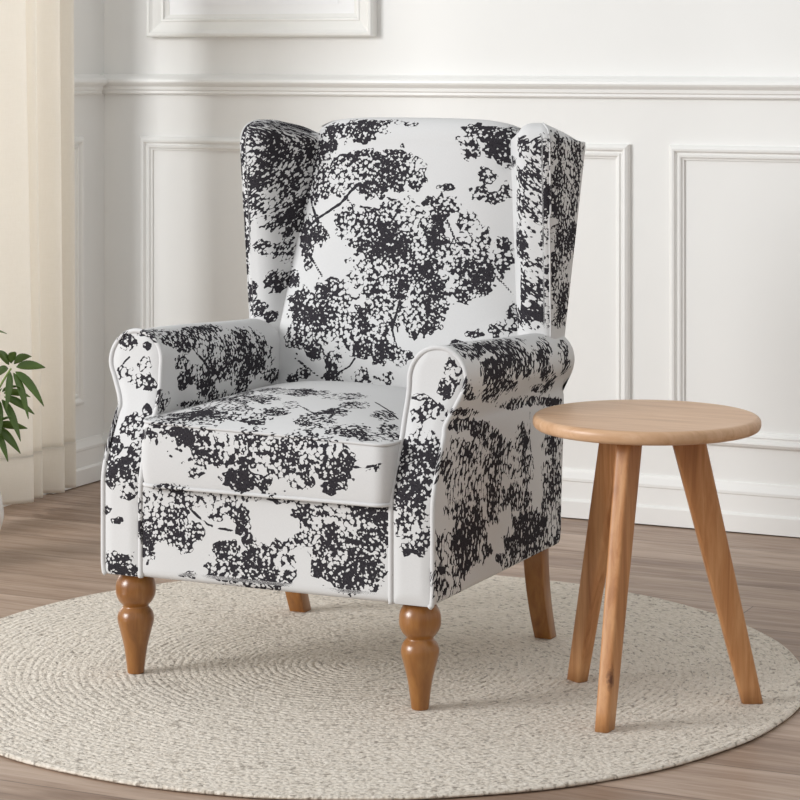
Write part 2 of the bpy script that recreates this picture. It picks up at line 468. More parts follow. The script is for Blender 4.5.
# ------------------------------------------------------------------ the woven tree print
# per panel, in chair space: centre, two half-axes lying in the cloth, weight
BLOTS = {
    'back': [
        (-0.1655,0.2881,0.9778,0.0389,-0.0093,0.0008,0.0048,-0.0097,-0.0158,1.0),
        (-0.114,0.2841,0.9826,0.0348,-0.0017,0.0005,0.0066,-0.0136,-0.0198,1.0),
        (-0.0754,0.2874,0.9891,0.0248,-0.0002,0.0003,0.0058,-0.0121,-0.0136,1.0),
        (-0.0942,0.2755,0.9651,0.0203,-0.0005,0.0003,0.0016,-0.0033,-0.0118,1.0),
        (-0.1759,0.2817,0.9475,0.0236,-0.0065,0.0006,0.0019,-0.0038,-0.0119,1.0),
        (-0.1381,0.2645,0.9105,0.0361,-0.0042,0.0009,0.0029,-0.0058,-0.0199,1.0),
        (-0.1605,0.26,0.88,0.0276,-0.0054,0.0009,0.0038,-0.0076,-0.026,1.0),
        (-0.0864,0.264,0.9215,0.0388,-0.0011,0.0008,0.0028,-0.0058,-0.0199,1.0),
        (-0.0193,0.2574,0.9031,0.0513,-0.0,0.001,0.0052,-0.0112,-0.0378,1.0),
        (0.0249,0.2566,0.9001,0.024,0.0003,0.0005,0.004,-0.0087,-0.0296,1.0),
        (-0.0669,0.2511,0.8785,0.034,-0.0009,0.0008,0.0041,-0.0086,-0.0298,1.0),
        (-0.118,0.2556,0.8852,0.0353,-0.0029,0.0009,0.0031,-0.0062,-0.0219,1.0),
        (-0.1747,0.2569,0.8557,0.0179,-0.0044,0.0007,0.0018,-0.0035,-0.0118,1.0),
        (-0.1802,0.2366,0.7723,0.0232,-0.0057,0.0011,0.0029,-0.0058,-0.0197,1.0),
        (-0.2107,0.2432,0.7588,0.0168,-0.0066,0.001,0.0045,-0.0088,-0.0257,1.0),
        (-0.2003,0.2318,0.7297,0.0132,-0.0041,0.0008,0.004,-0.0078,-0.0257,1.0),
        (-0.1109,0.2321,0.7986,0.028,-0.0022,0.001,0.0036,-0.0073,-0.0277,1.0),
        (-0.0475,0.2244,0.7812,0.0608,-0.0012,0.002,0.005,-0.0104,-0.0414,1.0),
        (0.0032,0.2326,0.8158,0.0507,0.0005,0.0014,0.0034,-0.0073,-0.0274,1.0),
        (0.0697,0.2294,0.7982,0.032,0.0015,0.0008,0.0029,-0.0063,-0.0253,1.0),
        (0.0865,0.24,0.8353,0.0339,0.002,0.0008,0.0023,-0.0051,-0.0194,1.0),
        (0.1431,0.2376,0.8057,0.018,0.0028,0.0004,0.0022,-0.0051,-0.0213,1.0),
        (0.0947,0.2505,0.8723,0.0167,0.001,0.0003,0.0008,-0.0018,-0.0066,1.0),
        (0.0141,0.2094,0.7192,0.0853,0.0014,0.003,0.0069,-0.0149,-0.0687,1.0),
        (0.0967,0.2171,0.7412,0.0399,0.003,0.0012,0.0033,-0.0073,-0.033,1.0),
        (0.1578,0.2232,0.737,0.0379,0.0068,0.0008,0.0035,-0.0081,-0.0368,1.0),
        (0.1793,0.2372,0.7756,0.0152,0.004,0.0002,0.0024,-0.0057,-0.0251,1.0),
        (0.183,0.2187,0.6956,0.0251,0.0062,0.0005,0.0026,-0.006,-0.0289,1.0),
        (0.2193,0.2422,0.7416,0.0178,0.0081,0.0,0.0031,-0.0076,-0.0328,1.0),
        (0.1495,0.2083,0.6758,0.0221,0.0031,0.0006,0.0021,-0.0049,-0.025,1.0),
        (0.0821,0.202,0.6736,0.0359,0.002,0.0013,0.0025,-0.0055,-0.0291,1.0),
        (0.075,0.1939,0.6311,0.0404,0.0019,0.0016,0.0025,-0.0056,-0.033,1.0),
        (0.0657,0.1909,0.6154,0.0341,0.0013,0.0014,0.0021,-0.0047,-0.0291,1.0),
        (-0.0081,0.2012,0.6798,0.0507,0.0002,0.002,0.0038,-0.008,-0.0411,1.0),
        (-0.0798,0.2048,0.6885,0.0203,-0.0009,0.0009,0.0018,-0.0036,-0.0175,1.0),
        (-0.1288,0.201,0.6511,0.04,-0.0035,0.002,0.0035,-0.0071,-0.0355,1.0),
        (-0.1998,0.2089,0.6314,0.0389,-0.0094,0.0026,0.0041,-0.0081,-0.0336,0.85),
        (-0.2136,0.2006,0.5716,0.0235,-0.0062,0.0018,0.0029,-0.0057,-0.0256,1.0),
        (-0.1878,0.1985,0.593,0.0326,-0.0062,0.0021,0.0031,-0.0061,-0.0296,1.0),
        (-0.1192,0.1906,0.597,0.0533,-0.0034,0.0028,0.0028,-0.0057,-0.0335,1.0),
        (-0.073,0.1863,0.5839,0.0428,-0.0011,0.0022,0.0025,-0.005,-0.0334,1.0),
        (-0.0374,0.1895,0.6108,0.0332,-0.0003,0.0016,0.0022,-0.0047,-0.0293,1.0),
        (-0.0552,0.1813,0.5518,0.0244,-0.0003,0.0013,0.0011,-0.0024,-0.0174,1.0),
        (-0.1614,0.1864,0.5458,0.0213,-0.0023,0.0013,0.0017,-0.0033,-0.0195,1.0),
        (-0.0159,0.1811,0.5538,0.0218,0.0,0.0011,0.0016,-0.0033,-0.0253,1.0),
        (0.0102,0.1807,0.5513,0.0172,0.0002,0.0009,0.0009,-0.002,-0.0154,1.0),
        (0.0281,0.1792,0.5388,0.0149,0.0002,0.0008,0.0008,-0.0017,-0.0134,1.0),
        (0.047,0.1803,0.5455,0.0104,0.0002,0.0005,0.0005,-0.0011,-0.0085,1.0),
        (-0.0311,0.1901,0.615,0.06,-0.0005,0.0028,0.0023,-0.0047,-0.0293,0.75),
        (-0.1182,0.1798,0.525,0.0204,-0.0009,0.0012,0.0014,-0.0028,-0.0195,1.0),
        (-0.1186,0.1762,0.4978,0.0203,-0.0007,0.0012,0.0009,-0.0018,-0.0135,1.0),
        (-0.0522,0.1749,0.5016,0.0197,-0.0001,0.0011,0.0008,-0.0016,-0.0135,1.0),
        (-0.0234,0.174,0.4955,0.0196,-0.0,0.0011,0.0004,-0.0008,-0.0085,1.0),
        (0.0046,0.1743,0.499,0.0128,0.0001,0.0007,0.0006,-0.0012,-0.0114,1.0),
        (-0.1862,0.1824,0.4992,0.0168,-0.0024,0.0012,0.001,-0.002,-0.0115,1.0),
        (-0.2122,0.1851,0.4875,0.0149,-0.003,0.0012,0.0011,-0.002,-0.0085,1.0),
        (0.1409,0.2874,0.9839,0.0225,0.0031,0.0002,0.0037,-0.0086,-0.0134,1.0),
        (0.1726,0.2882,0.9745,0.0288,0.0086,0.0001,0.0035,-0.0083,-0.0174,1.0),
        (0.206,0.3,0.9687,0.022,0.0143,-0.0001,0.004,-0.0096,-0.0214,1.0),
        (0.136,0.2738,0.9449,0.0205,0.0023,0.0003,0.0018,-0.0041,-0.0156,1.0),
        (0.1173,0.2773,0.9681,0.0125,0.0007,0.0002,0.0008,-0.0018,-0.0066,1.0),
        (0.1943,0.2873,0.9454,0.0277,0.0111,0.0001,0.0018,-0.0043,-0.0175,1.0),
        (0.2109,0.2882,0.9221,0.0157,0.0084,-0.0,0.0014,-0.0033,-0.0135,1.0),
        (0.1751,0.2672,0.8948,0.0153,0.004,0.0001,0.0015,-0.0036,-0.0155,1.0),
        (0.1649,0.2561,0.8619,0.0175,0.004,0.0002,0.0014,-0.0032,-0.0134,1.0),
        (0.1942,0.2621,0.8525,0.0165,0.0061,0.0001,0.0011,-0.0027,-0.0114,1.0),
        (0.2141,0.2751,0.868,0.0122,0.0063,-0.0,0.0014,-0.0035,-0.0154,1.0),
        (-0.0372,0.2957,0.9973,0.0199,0.0002,0.0002,0.0033,-0.007,-0.0045,1.0),
        (0.0023,0.2914,0.9939,0.0152,0.0002,0.0002,0.0024,-0.0052,-0.0045,1.0),
        (0.2262,0.2106,0.6016,0.0201,0.0074,0.0002,0.001,-0.0024,-0.0132,1.0),
        (0.2457,0.2239,0.6243,0.0121,0.0059,-0.0,0.0021,-0.005,-0.0248,1.0),
        (0.1796,0.197,0.593,0.0176,0.0032,0.0005,0.0005,-0.0011,-0.0064,1.0),
        (-0.2382,0.2349,0.6818,0.0209,-0.0098,0.0016,0.0033,-0.0063,-0.0176,1.0),
        (0.1514,0.1892,0.5712,0.0183,0.0018,0.0007,0.0006,-0.0013,-0.0084,1.0),
        (-0.2035,0.2824,0.9146,0.0173,-0.0075,0.0006,0.0048,-0.0094,-0.0262,1.0),
        (-0.2032,0.2684,0.8625,0.0142,-0.006,0.0006,0.0046,-0.0091,-0.026,1.0),
        (-0.2377,0.2914,0.8769,0.0229,-0.0135,0.0011,0.0096,-0.0187,-0.0465,1.0),
        (-0.2403,0.2743,0.8126,0.0192,-0.011,0.0012,0.007,-0.0136,-0.0319,1.0),
        (-0.1975,0.2885,0.9449,0.0171,-0.0072,0.0005,0.0022,-0.0043,-0.0119,1.0),
        (-0.199,0.2468,0.7891,0.0192,-0.0067,0.001,0.0036,-0.0071,-0.0218,1.0),
    ],
    'wing_r': [
        (0.1883,0.3428,0.9195,0.0665,-0.123,0.0062,-0.0005,0.0012,-0.0117,1.0),
        (0.2146,0.2997,0.6154,0.0561,-0.1014,0.0125,-0.001,0.0023,-0.0261,1.0),
        (0.3259,0.1787,0.9476,0.0208,-0.0006,0.0004,-0.0008,0.0021,-0.029,1.0),
        (0.2824,0.1849,0.96,0.0153,-0.0075,0.0005,0.0002,-0.0005,-0.0172,1.0),
        (0.2996,0.1829,0.8975,0.0314,-0.0007,0.0007,-0.0007,0.0017,-0.0252,0.85),
        (0.3088,0.1856,0.8557,0.0313,-0.0004,0.0008,-0.0008,0.0021,-0.0291,1.0),
        (0.3182,0.1876,0.8272,0.0206,-0.0002,0.0006,-0.0005,0.0012,-0.0173,1.0),
        (0.2797,0.1914,0.8546,0.019,-0.0115,0.0011,-0.0009,0.0021,-0.0292,1.0),
        (0.3312,0.1859,0.8657,0.0126,0.004,0.0001,-0.0007,0.0018,-0.0251,1.0),
        (0.3271,0.1911,0.7854,0.0093,0.0019,0.0002,-0.0005,0.0012,-0.0173,1.0),
        (0.3242,0.1984,0.6838,0.0112,0.0025,0.0002,-0.0006,0.0014,-0.0194,1.0),
        (0.3088,0.2011,0.639,0.01,0.0003,0.0004,-0.0003,0.0008,-0.0115,1.0),
        (0.2687,0.2034,0.777,0.016,-0.0144,0.0015,-0.0009,0.0022,-0.0294,1.0),
        (0.344,0.2635,0.9487,-0.0001,0.0829,-0.003,-0.0005,0.0013,-0.0254,1.0),
        (0.3427,0.2613,0.8909,-0.0003,0.0719,-0.0034,-0.0007,0.0018,-0.0334,1.0),
        (0.3417,0.2586,0.8429,-0.0005,0.0724,-0.0041,-0.0007,0.0017,-0.0294,1.0),
        (0.3403,0.2675,0.7845,-0.0007,0.0618,-0.0042,-0.001,0.0026,-0.0415,1.0),
        (0.3394,0.2379,0.7289,-0.0008,0.0502,-0.004,-0.0006,0.0016,-0.0294,0.8),
        (0.3384,0.2407,0.6806,-0.0011,0.0511,-0.0045,-0.0008,0.002,-0.0334,1.0),
        (0.3375,0.2323,0.6334,-0.0015,0.0519,-0.0051,-0.0005,0.0013,-0.0214,1.0),
        (0.3435,0.3079,0.9277,-0.0001,0.0384,-0.0015,-0.001,0.0026,-0.0417,1.0),
    ],
    'wing_l': [
        (-0.2895,0.1942,0.9909,0.0408,0.0147,0.0001,0.0127,-0.0235,-0.0214,1.0),
        (-0.2482,0.2455,0.9799,0.0241,0.0571,-0.0013,0.0103,-0.0197,-0.0258,1.0),
        (-0.233,0.26,0.9291,0.0178,0.0329,-0.0009,-0.0003,0.0006,-0.0476,1.0),
        (-0.2805,0.1861,0.9411,0.033,0.0205,-0.0002,-0.0009,0.0016,-0.0389,1.0),
        (-0.2563,0.2174,0.9101,0.0272,0.0503,-0.0016,-0.0003,0.0005,-0.0431,1.0),
        (-0.2895,0.1858,0.8807,0.0302,0.0081,0.0003,-0.0008,0.0015,-0.0265,1.0),
        (-0.245,0.2394,0.8589,0.0226,0.0416,-0.0016,-0.0002,0.0004,-0.0349,1.0),
        (-0.2972,0.1875,0.8302,0.0182,0.0001,0.0005,-0.001,0.0018,-0.0266,1.0),
        (-0.2697,0.1999,0.8302,0.0171,0.0154,-0.0004,-0.0007,0.0014,-0.0431,1.0),
        (-0.2454,0.24,0.8084,0.0105,0.0194,-0.0009,-0.0003,0.0006,-0.0474,1.0),
        (-0.2817,0.1968,0.7456,0.0165,0.0076,0.0,-0.0004,0.0007,-0.0141,1.0),
        (-0.2516,0.2302,0.7341,0.0154,0.0281,-0.0015,-0.0001,0.0002,-0.0183,1.0),
        (-0.2617,0.2148,0.6785,0.0137,0.0175,-0.0009,-0.0002,0.0005,-0.0203,1.0),
        (-0.2438,0.2457,0.6807,0.0082,0.0149,-0.0009,-0.0001,0.0002,-0.0183,1.0),
        (-0.3167,0.2023,0.6512,0.0127,-0.0069,0.0011,-0.0015,0.0027,-0.0227,1.0),
        (-0.2983,0.2022,0.6217,0.0187,-0.0008,0.0009,-0.0006,0.0012,-0.0163,1.0),
        (-0.2708,0.2105,0.604,0.0116,0.0082,-0.0003,-0.0002,0.0005,-0.012,1.0),
        (-0.3141,0.1808,0.9206,0.0134,0.0004,0.0002,-0.0017,0.0031,-0.0432,1.0),
        (-0.2212,0.2814,0.9488,0.0082,0.0152,-0.0004,-0.0002,0.0003,-0.0309,1.0),
        (-0.2274,0.2714,0.878,0.0082,0.0151,-0.0005,-0.0003,0.0005,-0.0476,1.0),
        (-0.2337,0.2613,0.8135,0.007,0.0128,-0.0006,-0.0002,0.0004,-0.033,1.0),
        (-0.3206,0.1927,0.7789,0.01,-0.0021,0.0004,-0.004,0.0073,-0.0854,1.0),
    ],
    'wing_l_pipe': [
        (-0.3159,0.2009,0.6513,0.0115,-0.0049,0.0009,-0.0013,0.0024,-0.0227,1.0),
        (-0.3183,0.1884,0.9202,0.011,0.0048,0.0,-0.0013,0.0023,-0.0432,1.0),
        (-0.3214,0.1941,0.7788,0.0039,0.0093,-0.0005,-0.0007,0.0012,-0.0848,1.0),
    ],
    'wing_r_pipe': [
        (0.3211,0.1906,0.9471,0.0249,-0.011,0.0008,-0.0009,0.0024,-0.0291,1.0),
        (0.3345,0.1774,0.8662,0.0075,0.0172,-0.0007,-0.0006,0.0015,-0.0251,1.0),
    ],
    'panel_l_pipe': [
        (-0.2798,-0.2515,0.6192,0.0164,0.0197,-0.0012,0.0065,-0.0109,-0.0067,1.0),
        (-0.2431,-0.2705,0.5003,0.006,0.0149,-0.0016,0.0016,-0.0027,-0.0161,1.0),
        (-0.3369,-0.2388,0.5984,0.011,0.0142,-0.001,-0.0087,0.0143,-0.0169,1.0),
        (-0.3226,-0.3319,0.3031,0.004,0.0069,-0.0008,0.0,0.0,-0.0081,1.0),
        (-0.2392,-0.3196,0.3166,0.0105,0.0253,-0.0034,0.0,0.0,-0.0238,1.0),
        (-0.2392,-0.3196,0.2713,0.0096,0.0231,-0.0033,0.0,0.0,-0.0276,1.0),
        (-0.3334,-0.2937,0.4703,0.0089,0.0027,0.0002,0.0097,-0.0157,-0.0365,1.0),
        (-0.3252,-0.3208,0.4106,0.0039,0.007,-0.0008,0.0035,-0.0056,-0.0267,1.0),
    ],
    'arm_l': [
        (-0.2863,-0.2407,0.6178,0.0063,0.037,-0.0035,0.0123,-0.0207,-0.0054,1.0),
        (-0.269,-0.1789,0.6048,0.0033,0.0433,-0.0044,0.0118,-0.0202,-0.0103,1.0),
        (-0.2736,-0.0958,0.6053,0.0032,0.0531,-0.0053,0.0125,-0.0218,-0.0084,1.0),
        (-0.2798,-0.0269,0.6056,0.0022,0.0398,-0.0039,0.0113,-0.0201,-0.0059,1.0),
        (-0.2574,-0.1618,0.5867,0.001,0.0322,-0.0034,0.0047,-0.0081,-0.01,1.0),
        (-0.2586,-0.0838,0.5858,0.0009,0.0414,-0.0044,0.0073,-0.0129,-0.0154,1.0),
        (-0.2539,-0.0807,0.5704,0.0002,0.0228,-0.0025,0.0028,-0.0049,-0.0204,1.0),
        (-0.252,-0.0763,0.5415,0.0003,0.0226,-0.0026,0.0017,-0.003,-0.0246,1.0),
        (-0.249,-0.0931,0.5,0.0002,0.0346,-0.0043,0.001,-0.0018,-0.0208,1.0),
        (-0.253,-0.1769,0.5549,0.0001,0.0258,-0.003,0.0002,-0.0004,-0.013,1.0),
        (-0.251,-0.1616,0.5271,0.0004,0.0371,-0.0044,0.0012,-0.002,-0.0128,1.0),
        (-0.2517,-0.1265,0.536,0.0004,0.0299,-0.0035,0.001,-0.0017,-0.011,1.0),
        (-0.2501,-0.1818,0.5165,0.0002,0.018,-0.0022,0.0007,-0.0012,-0.0081,1.0),
        (-0.2544,0.0588,0.5649,0.001,0.0866,-0.0093,0.007,-0.0129,-0.0279,1.0),
        (-0.2516,-0.0066,0.5392,0.0005,0.0435,-0.0049,0.002,-0.0037,-0.0288,1.0),
        (-0.2503,0.0636,0.5254,0.0009,0.0785,-0.009,0.0016,-0.0029,-0.0253,1.0),
        (-0.2504,0.1298,0.5316,0.0005,0.0415,-0.0047,0.0019,-0.0035,-0.0296,1.0),
        (-0.249,0.0369,0.4994,0.0001,0.0366,-0.0044,0.0004,-0.0007,-0.0135,1.0),
        (-0.2503,-0.0207,0.5217,0.0003,0.0312,-0.0037,0.0012,-0.0021,-0.0171,1.0),
        (-0.2489,0.1607,0.4944,0.0,0.0385,-0.0046,0.0,-0.0,-0.0139,1.0),
        (-0.249,-0.2604,0.4987,0.0001,0.0251,-0.0032,0.0005,-0.0008,-0.0165,1.0),
        (-0.2505,-0.0204,0.4639,-0.0008,0.079,-0.0103,-0.0009,0.0016,-0.0117,1.0),
        (-0.2497,-0.1375,0.4734,-0.0005,0.0511,-0.0067,-0.0006,0.0011,-0.0085,1.0),
        (-0.2496,0.0379,0.4759,-0.0005,0.0547,-0.0069,-0.0005,0.0009,-0.0067,1.0),
    ],
    'panel_l': [
        (-0.2802,-0.2508,0.6192,0.0278,0.0004,0.0013,0.0015,-0.0025,-0.0078,1.0),
        (-0.3266,-0.2558,0.6008,0.0193,0.0001,0.0009,0.0013,-0.0022,-0.0145,1.0),
        (-0.2835,-0.2561,0.5974,0.0095,0.0017,0.0003,0.0007,-0.0011,-0.008,1.0),
        (-0.2872,-0.2606,0.5627,0.0126,0.0001,0.0007,0.0011,-0.0019,-0.0126,1.0),
        (-0.3198,-0.2634,0.5447,0.0149,0.0002,0.0008,0.0015,-0.0024,-0.0125,1.0),
        (-0.2918,-0.2671,0.5301,0.0191,0.0003,0.001,0.0023,-0.0038,-0.0122,1.0),
        (-0.2726,-0.2673,0.5294,0.012,0.0011,0.0006,0.0026,-0.0044,-0.014,1.0),
        (-0.3349,-0.2634,0.5438,0.0096,-0.0021,0.0008,0.0005,-0.0009,-0.0109,1.0),
        (-0.266,-0.2854,0.4826,0.0091,0.0021,0.0003,0.0025,-0.0042,-0.0102,1.0),
        (-0.289,-0.2999,0.4557,0.0209,0.0007,0.0013,0.0055,-0.009,-0.0168,1.0),
        (-0.2717,-0.3076,0.4414,0.014,0.0013,0.0007,0.0031,-0.0051,-0.0099,1.0),
        (-0.312,-0.318,0.4202,0.0141,-0.0024,0.0013,0.0052,-0.0084,-0.0149,1.0),
        (-0.3,-0.3342,0.3816,0.0275,0.0006,0.0019,0.0035,-0.0057,-0.019,1.0),
        (-0.2669,-0.3329,0.3837,0.0167,0.0038,0.0006,0.0036,-0.006,-0.0226,1.0),
        (-0.308,-0.3384,0.3598,0.0153,-0.0009,0.0013,0.0006,-0.001,-0.0125,1.0),
        (-0.2697,-0.3388,0.3482,0.0183,0.0012,0.0012,-0.0,-0.0,-0.0201,1.0),
        (-0.2679,-0.3209,0.4145,0.0129,0.003,0.0004,0.0038,-0.0063,-0.0152,1.0),
        (-0.3198,-0.3364,0.3041,0.0101,-0.003,0.0013,-0.0,0.0,-0.008,1.0),
        (-0.297,-0.339,0.2863,0.0126,0.0,0.001,-0.0,0.0,-0.0062,1.0),
        (-0.2907,-0.3388,0.207,0.0279,-0.0002,0.0025,-0.0012,0.0019,-0.0206,1.0),
        (-0.3076,-0.3389,0.2201,0.0154,-0.001,0.0015,-0.0,0.0,-0.0108,1.0),
        (-0.2726,-0.3375,0.1993,0.0193,-0.0004,0.0018,-0.0022,0.0036,-0.0154,1.0),
        (-0.3265,-0.3188,0.4102,0.0098,-0.0024,0.001,0.0086,-0.0138,-0.0251,1.0),
    ],
    'cushion': [
        (-0.285,-0.2855,0.4374,0.0678,-0.0884,0.0169,0.0058,-0.0096,-0.0091,1.0),
        (-0.1565,-0.3542,0.4592,0.0226,0.0002,0.0014,0.001,-0.0017,-0.0103,1.0),
        (-0.1353,-0.3555,0.45,0.0163,0.0001,0.0011,0.001,-0.0017,-0.0158,1.0),
        (-0.1052,-0.3546,0.4572,0.0224,0.0003,0.0014,0.0012,-0.0021,-0.012,1.0),
        (-0.1097,-0.3575,0.4218,0.0205,-0.0001,0.0014,0.0004,-0.0007,-0.0232,1.0),
        (-0.1243,-0.3567,0.3905,0.0164,-0.0002,0.0012,-0.0004,0.0006,-0.0107,1.0),
        (-0.0632,-0.3571,0.4339,0.043,0.0001,0.0029,0.0009,-0.0017,-0.0266,1.0),
        (-0.0132,-0.3569,0.4373,0.0424,0.0002,0.0029,0.0013,-0.0025,-0.0299,1.0),
        (-0.0332,-0.3569,0.3865,0.0347,-0.0003,0.0026,-0.0011,0.0019,-0.0236,1.0),
        (0.0465,-0.3572,0.4326,0.0419,0.0003,0.0029,0.001,-0.0019,-0.0298,1.0),
        (0.0846,-0.3548,0.4524,0.0335,0.0005,0.0022,0.0017,-0.0033,-0.0223,1.0),
        (0.0763,-0.3576,0.3999,0.0378,0.0001,0.0027,-0.0004,0.0008,-0.0267,1.0),
        (0.1244,-0.3563,0.4379,0.0333,0.0005,0.0022,0.0014,-0.0028,-0.0294,1.0),
        (0.154,-0.3573,0.4142,0.0292,0.0003,0.0021,0.0002,-0.0004,-0.0263,1.0),
        (0.1728,-0.3564,0.4326,0.0173,0.0002,0.0012,0.0008,-0.0016,-0.0224,1.0),
        (0.1438,-0.3563,0.3838,0.0175,-0.0,0.0013,-0.0005,0.0009,-0.0123,1.0),
        (0.0362,-0.3562,0.3793,0.0301,-0.0002,0.0023,-0.0011,0.002,-0.0198,1.0),
        (0.042,-0.3561,0.3779,0.0199,-0.0002,0.0015,-0.0008,0.0015,-0.0125,-0.8),
        (0.2228,-0.3567,0.4173,0.0093,0.0001,0.0007,0.0001,-0.0001,-0.004,1.0),
        (0.2319,-0.3559,0.423,0.0068,0.0012,0.0003,0.0001,-0.0002,-0.0058,1.0),
        (-0.1788,-0.3513,0.3571,0.0318,-0.0008,0.0025,-0.0015,0.0026,-0.0085,1.0),
        (-0.1865,-0.3204,0.4777,0.0403,-0.0004,0.0026,0.0214,-0.0367,-0.0043,1.0),
        (-0.1991,-0.352,0.4686,0.0185,0.0004,0.0011,0.001,-0.0018,-0.0058,1.0),
        (-0.1337,-0.3043,0.4842,0.039,0.0013,0.0023,0.0184,-0.0326,-0.0069,1.0),
        (-0.0818,-0.2869,0.4905,0.0333,0.0035,0.0016,0.017,-0.0309,-0.0073,1.0),
        (-0.1358,-0.2266,0.4975,0.0476,-0.0135,0.0046,0.0293,-0.0527,-0.0022,1.0),
        (-0.2068,-0.2126,0.4858,0.0439,-0.0285,0.0064,0.0338,-0.0591,0.0017,1.0),
        (-0.0272,-0.3125,0.4831,0.0242,0.0042,0.001,0.0112,-0.0207,-0.007,1.0),
        (-0.0072,-0.2744,0.4935,0.0201,0.0044,0.0007,0.0099,-0.0188,-0.0048,1.0),
        (0.002,-0.2342,0.5013,0.0141,0.004,0.0003,0.0095,-0.0182,-0.0031,1.0),
        (-0.0763,-0.2025,0.5052,0.0343,0.0026,0.0017,0.0179,-0.0334,-0.0027,0.8),
        (-0.1776,-0.0934,0.4966,0.0507,-0.0418,0.0082,0.0446,-0.0814,0.0066,1.0),
        (-0.0292,-0.1344,0.5104,0.0261,0.0106,0.0002,0.017,-0.0329,-0.0011,1.0),
        (-0.0956,-0.1193,0.5083,0.0357,-0.0071,0.003,0.0185,-0.0348,0.0011,1.0),
        (0.0805,-0.289,0.4867,0.0296,0.009,0.0006,0.0136,-0.0267,-0.0078,1.0),
        (0.0961,-0.2412,0.4955,0.0207,0.011,-0.0002,0.008,-0.0161,-0.0034,1.0),
        (0.1573,-0.3051,0.4763,0.0303,0.0149,-0.0001,0.0115,-0.0235,-0.0063,1.0),
        (0.2048,-0.3153,0.4687,0.0189,0.0136,-0.0007,0.0098,-0.0205,-0.0041,1.0),
        (0.2097,-0.2604,0.4735,0.0105,0.0151,-0.0014,0.0156,-0.0331,-0.0065,1.0),
        (0.2305,-0.2883,0.4665,0.0077,0.0124,-0.0013,0.0109,-0.0233,-0.0036,1.0),
        (0.1069,-0.1821,0.5009,0.018,0.0174,-0.0012,0.0101,-0.0206,-0.0028,1.0),
        (0.061,-0.1298,0.5078,0.0279,0.0236,-0.0014,0.0123,-0.025,-0.0013,1.0),
        (0.0087,-0.1278,0.5099,0.0179,0.0099,-0.0002,0.0115,-0.0228,-0.0008,1.0),
        (0.1715,-0.1921,0.4883,0.0126,0.02,-0.0019,0.011,-0.0233,-0.004,1.0),
    ],
    'cpipe_top': [
        (0.1117,-0.4072,0.4618,0.028,0.0104,0.0004,0.0395,-0.0764,-0.0084,1.0),
        (-0.1984,-0.3532,0.4688,0.0202,-0.0026,0.0017,-0.0057,0.0096,-0.0078,1.0),
        (-0.2417,-0.1516,0.4758,0.0065,0.0385,-0.0046,0.0083,-0.0145,-0.0059,1.0),
    ],
    'cpipe_bot': [
        (-0.1762,-0.3557,0.358,0.0314,-0.0002,0.0024,-0.0004,0.0006,-0.008,1.0),
        (-0.1157,-0.3541,0.3552,0.0419,-0.0047,0.0039,-0.0069,0.0122,-0.0104,1.0),
        (-0.0339,-0.3556,0.3545,0.0388,-0.0002,0.003,-0.0003,0.0006,-0.0079,1.0),
        (0.0554,-0.3553,0.3561,0.0318,-0.0036,0.003,-0.0063,0.012,-0.0102,1.0),
        (0.1436,-0.3558,0.3577,0.0215,-0.0001,0.0017,-0.0002,0.0005,-0.006,1.0),
        (0.2198,-0.3544,0.3411,0.0329,-0.0002,0.0027,-0.0009,0.0018,-0.023,1.0),
    ],
    'rail': [
        (-0.1872,-0.337,0.3542,0.0316,-0.0003,0.0024,0.0002,-0.0003,-0.0079,1.0),
        (-0.1256,-0.3367,0.3516,0.0389,0.001,0.0028,0.0015,-0.0027,-0.0073,1.0),
        (-0.0441,-0.337,0.3507,0.0383,0.001,0.0028,0.0015,-0.0027,-0.0073,1.0),
        (0.0455,-0.3365,0.3522,0.0296,0.0008,0.0022,0.0014,-0.0027,-0.0072,1.0),
        (0.1336,-0.3359,0.3537,0.0213,0.0006,0.0015,0.001,-0.002,-0.0055,1.0),
        (-0.2292,-0.3364,0.3202,0.0261,-0.0013,0.0023,-0.0,0.0,-0.0237,1.0),
        (-0.1974,-0.3374,0.3175,0.0318,-0.0006,0.0026,-0.0,0.0,-0.0237,1.0),
        (-0.2292,-0.3364,0.2751,0.0239,-0.0012,0.0022,-0.0,0.0,-0.0275,1.0),
        (-0.2335,-0.3362,0.235,0.015,-0.0008,0.0014,-0.0,0.0,-0.0163,1.0),
        (-0.1869,-0.3375,0.2788,0.0317,-0.0004,0.0027,-0.0,0.0,-0.0236,1.0),
        (-0.1557,-0.3378,0.2635,0.0229,-0.0001,0.0019,-0.0,0.0,-0.0199,1.0),
        (-0.1351,-0.3379,0.2796,0.0185,-0.0,0.0015,-0.0,0.0,-0.0162,1.0),
        (-0.1661,-0.3377,0.3075,0.0187,-0.0001,0.0015,-0.0,0.0,-0.0162,1.0),
        (-0.1454,-0.3378,0.3359,0.0313,-0.0001,0.0024,-0.0,0.0,-0.0125,1.0),
        (-0.0739,-0.3379,0.3326,0.0308,-0.0,0.0024,-0.0,0.0,-0.0161,1.0),
        (-0.0476,-0.3379,0.3222,0.0182,-0.0,0.0014,-0.0,0.0,-0.016,1.0),
        (-0.0376,-0.3379,0.3,0.014,-0.0,0.0011,-0.0,0.0,-0.0196,1.0),
        (-0.0942,-0.3379,0.3132,0.0142,-0.0,0.0011,-0.0,0.0,-0.0106,1.0),
        (-0.0275,-0.3379,0.2743,0.014,0.0,0.0012,-0.0,0.0,-0.0105,1.0),
        (-0.0739,-0.3379,0.2527,0.0266,-0.0,0.0023,-0.0,0.0,-0.0179,1.0),
        (-0.0841,-0.3379,0.2162,0.0308,-0.0,0.0028,-0.0,0.0,-0.0161,1.0),
        (-0.0436,-0.3379,0.2198,0.0388,-0.0,0.0035,-0.0,0.0,-0.027,1.0),
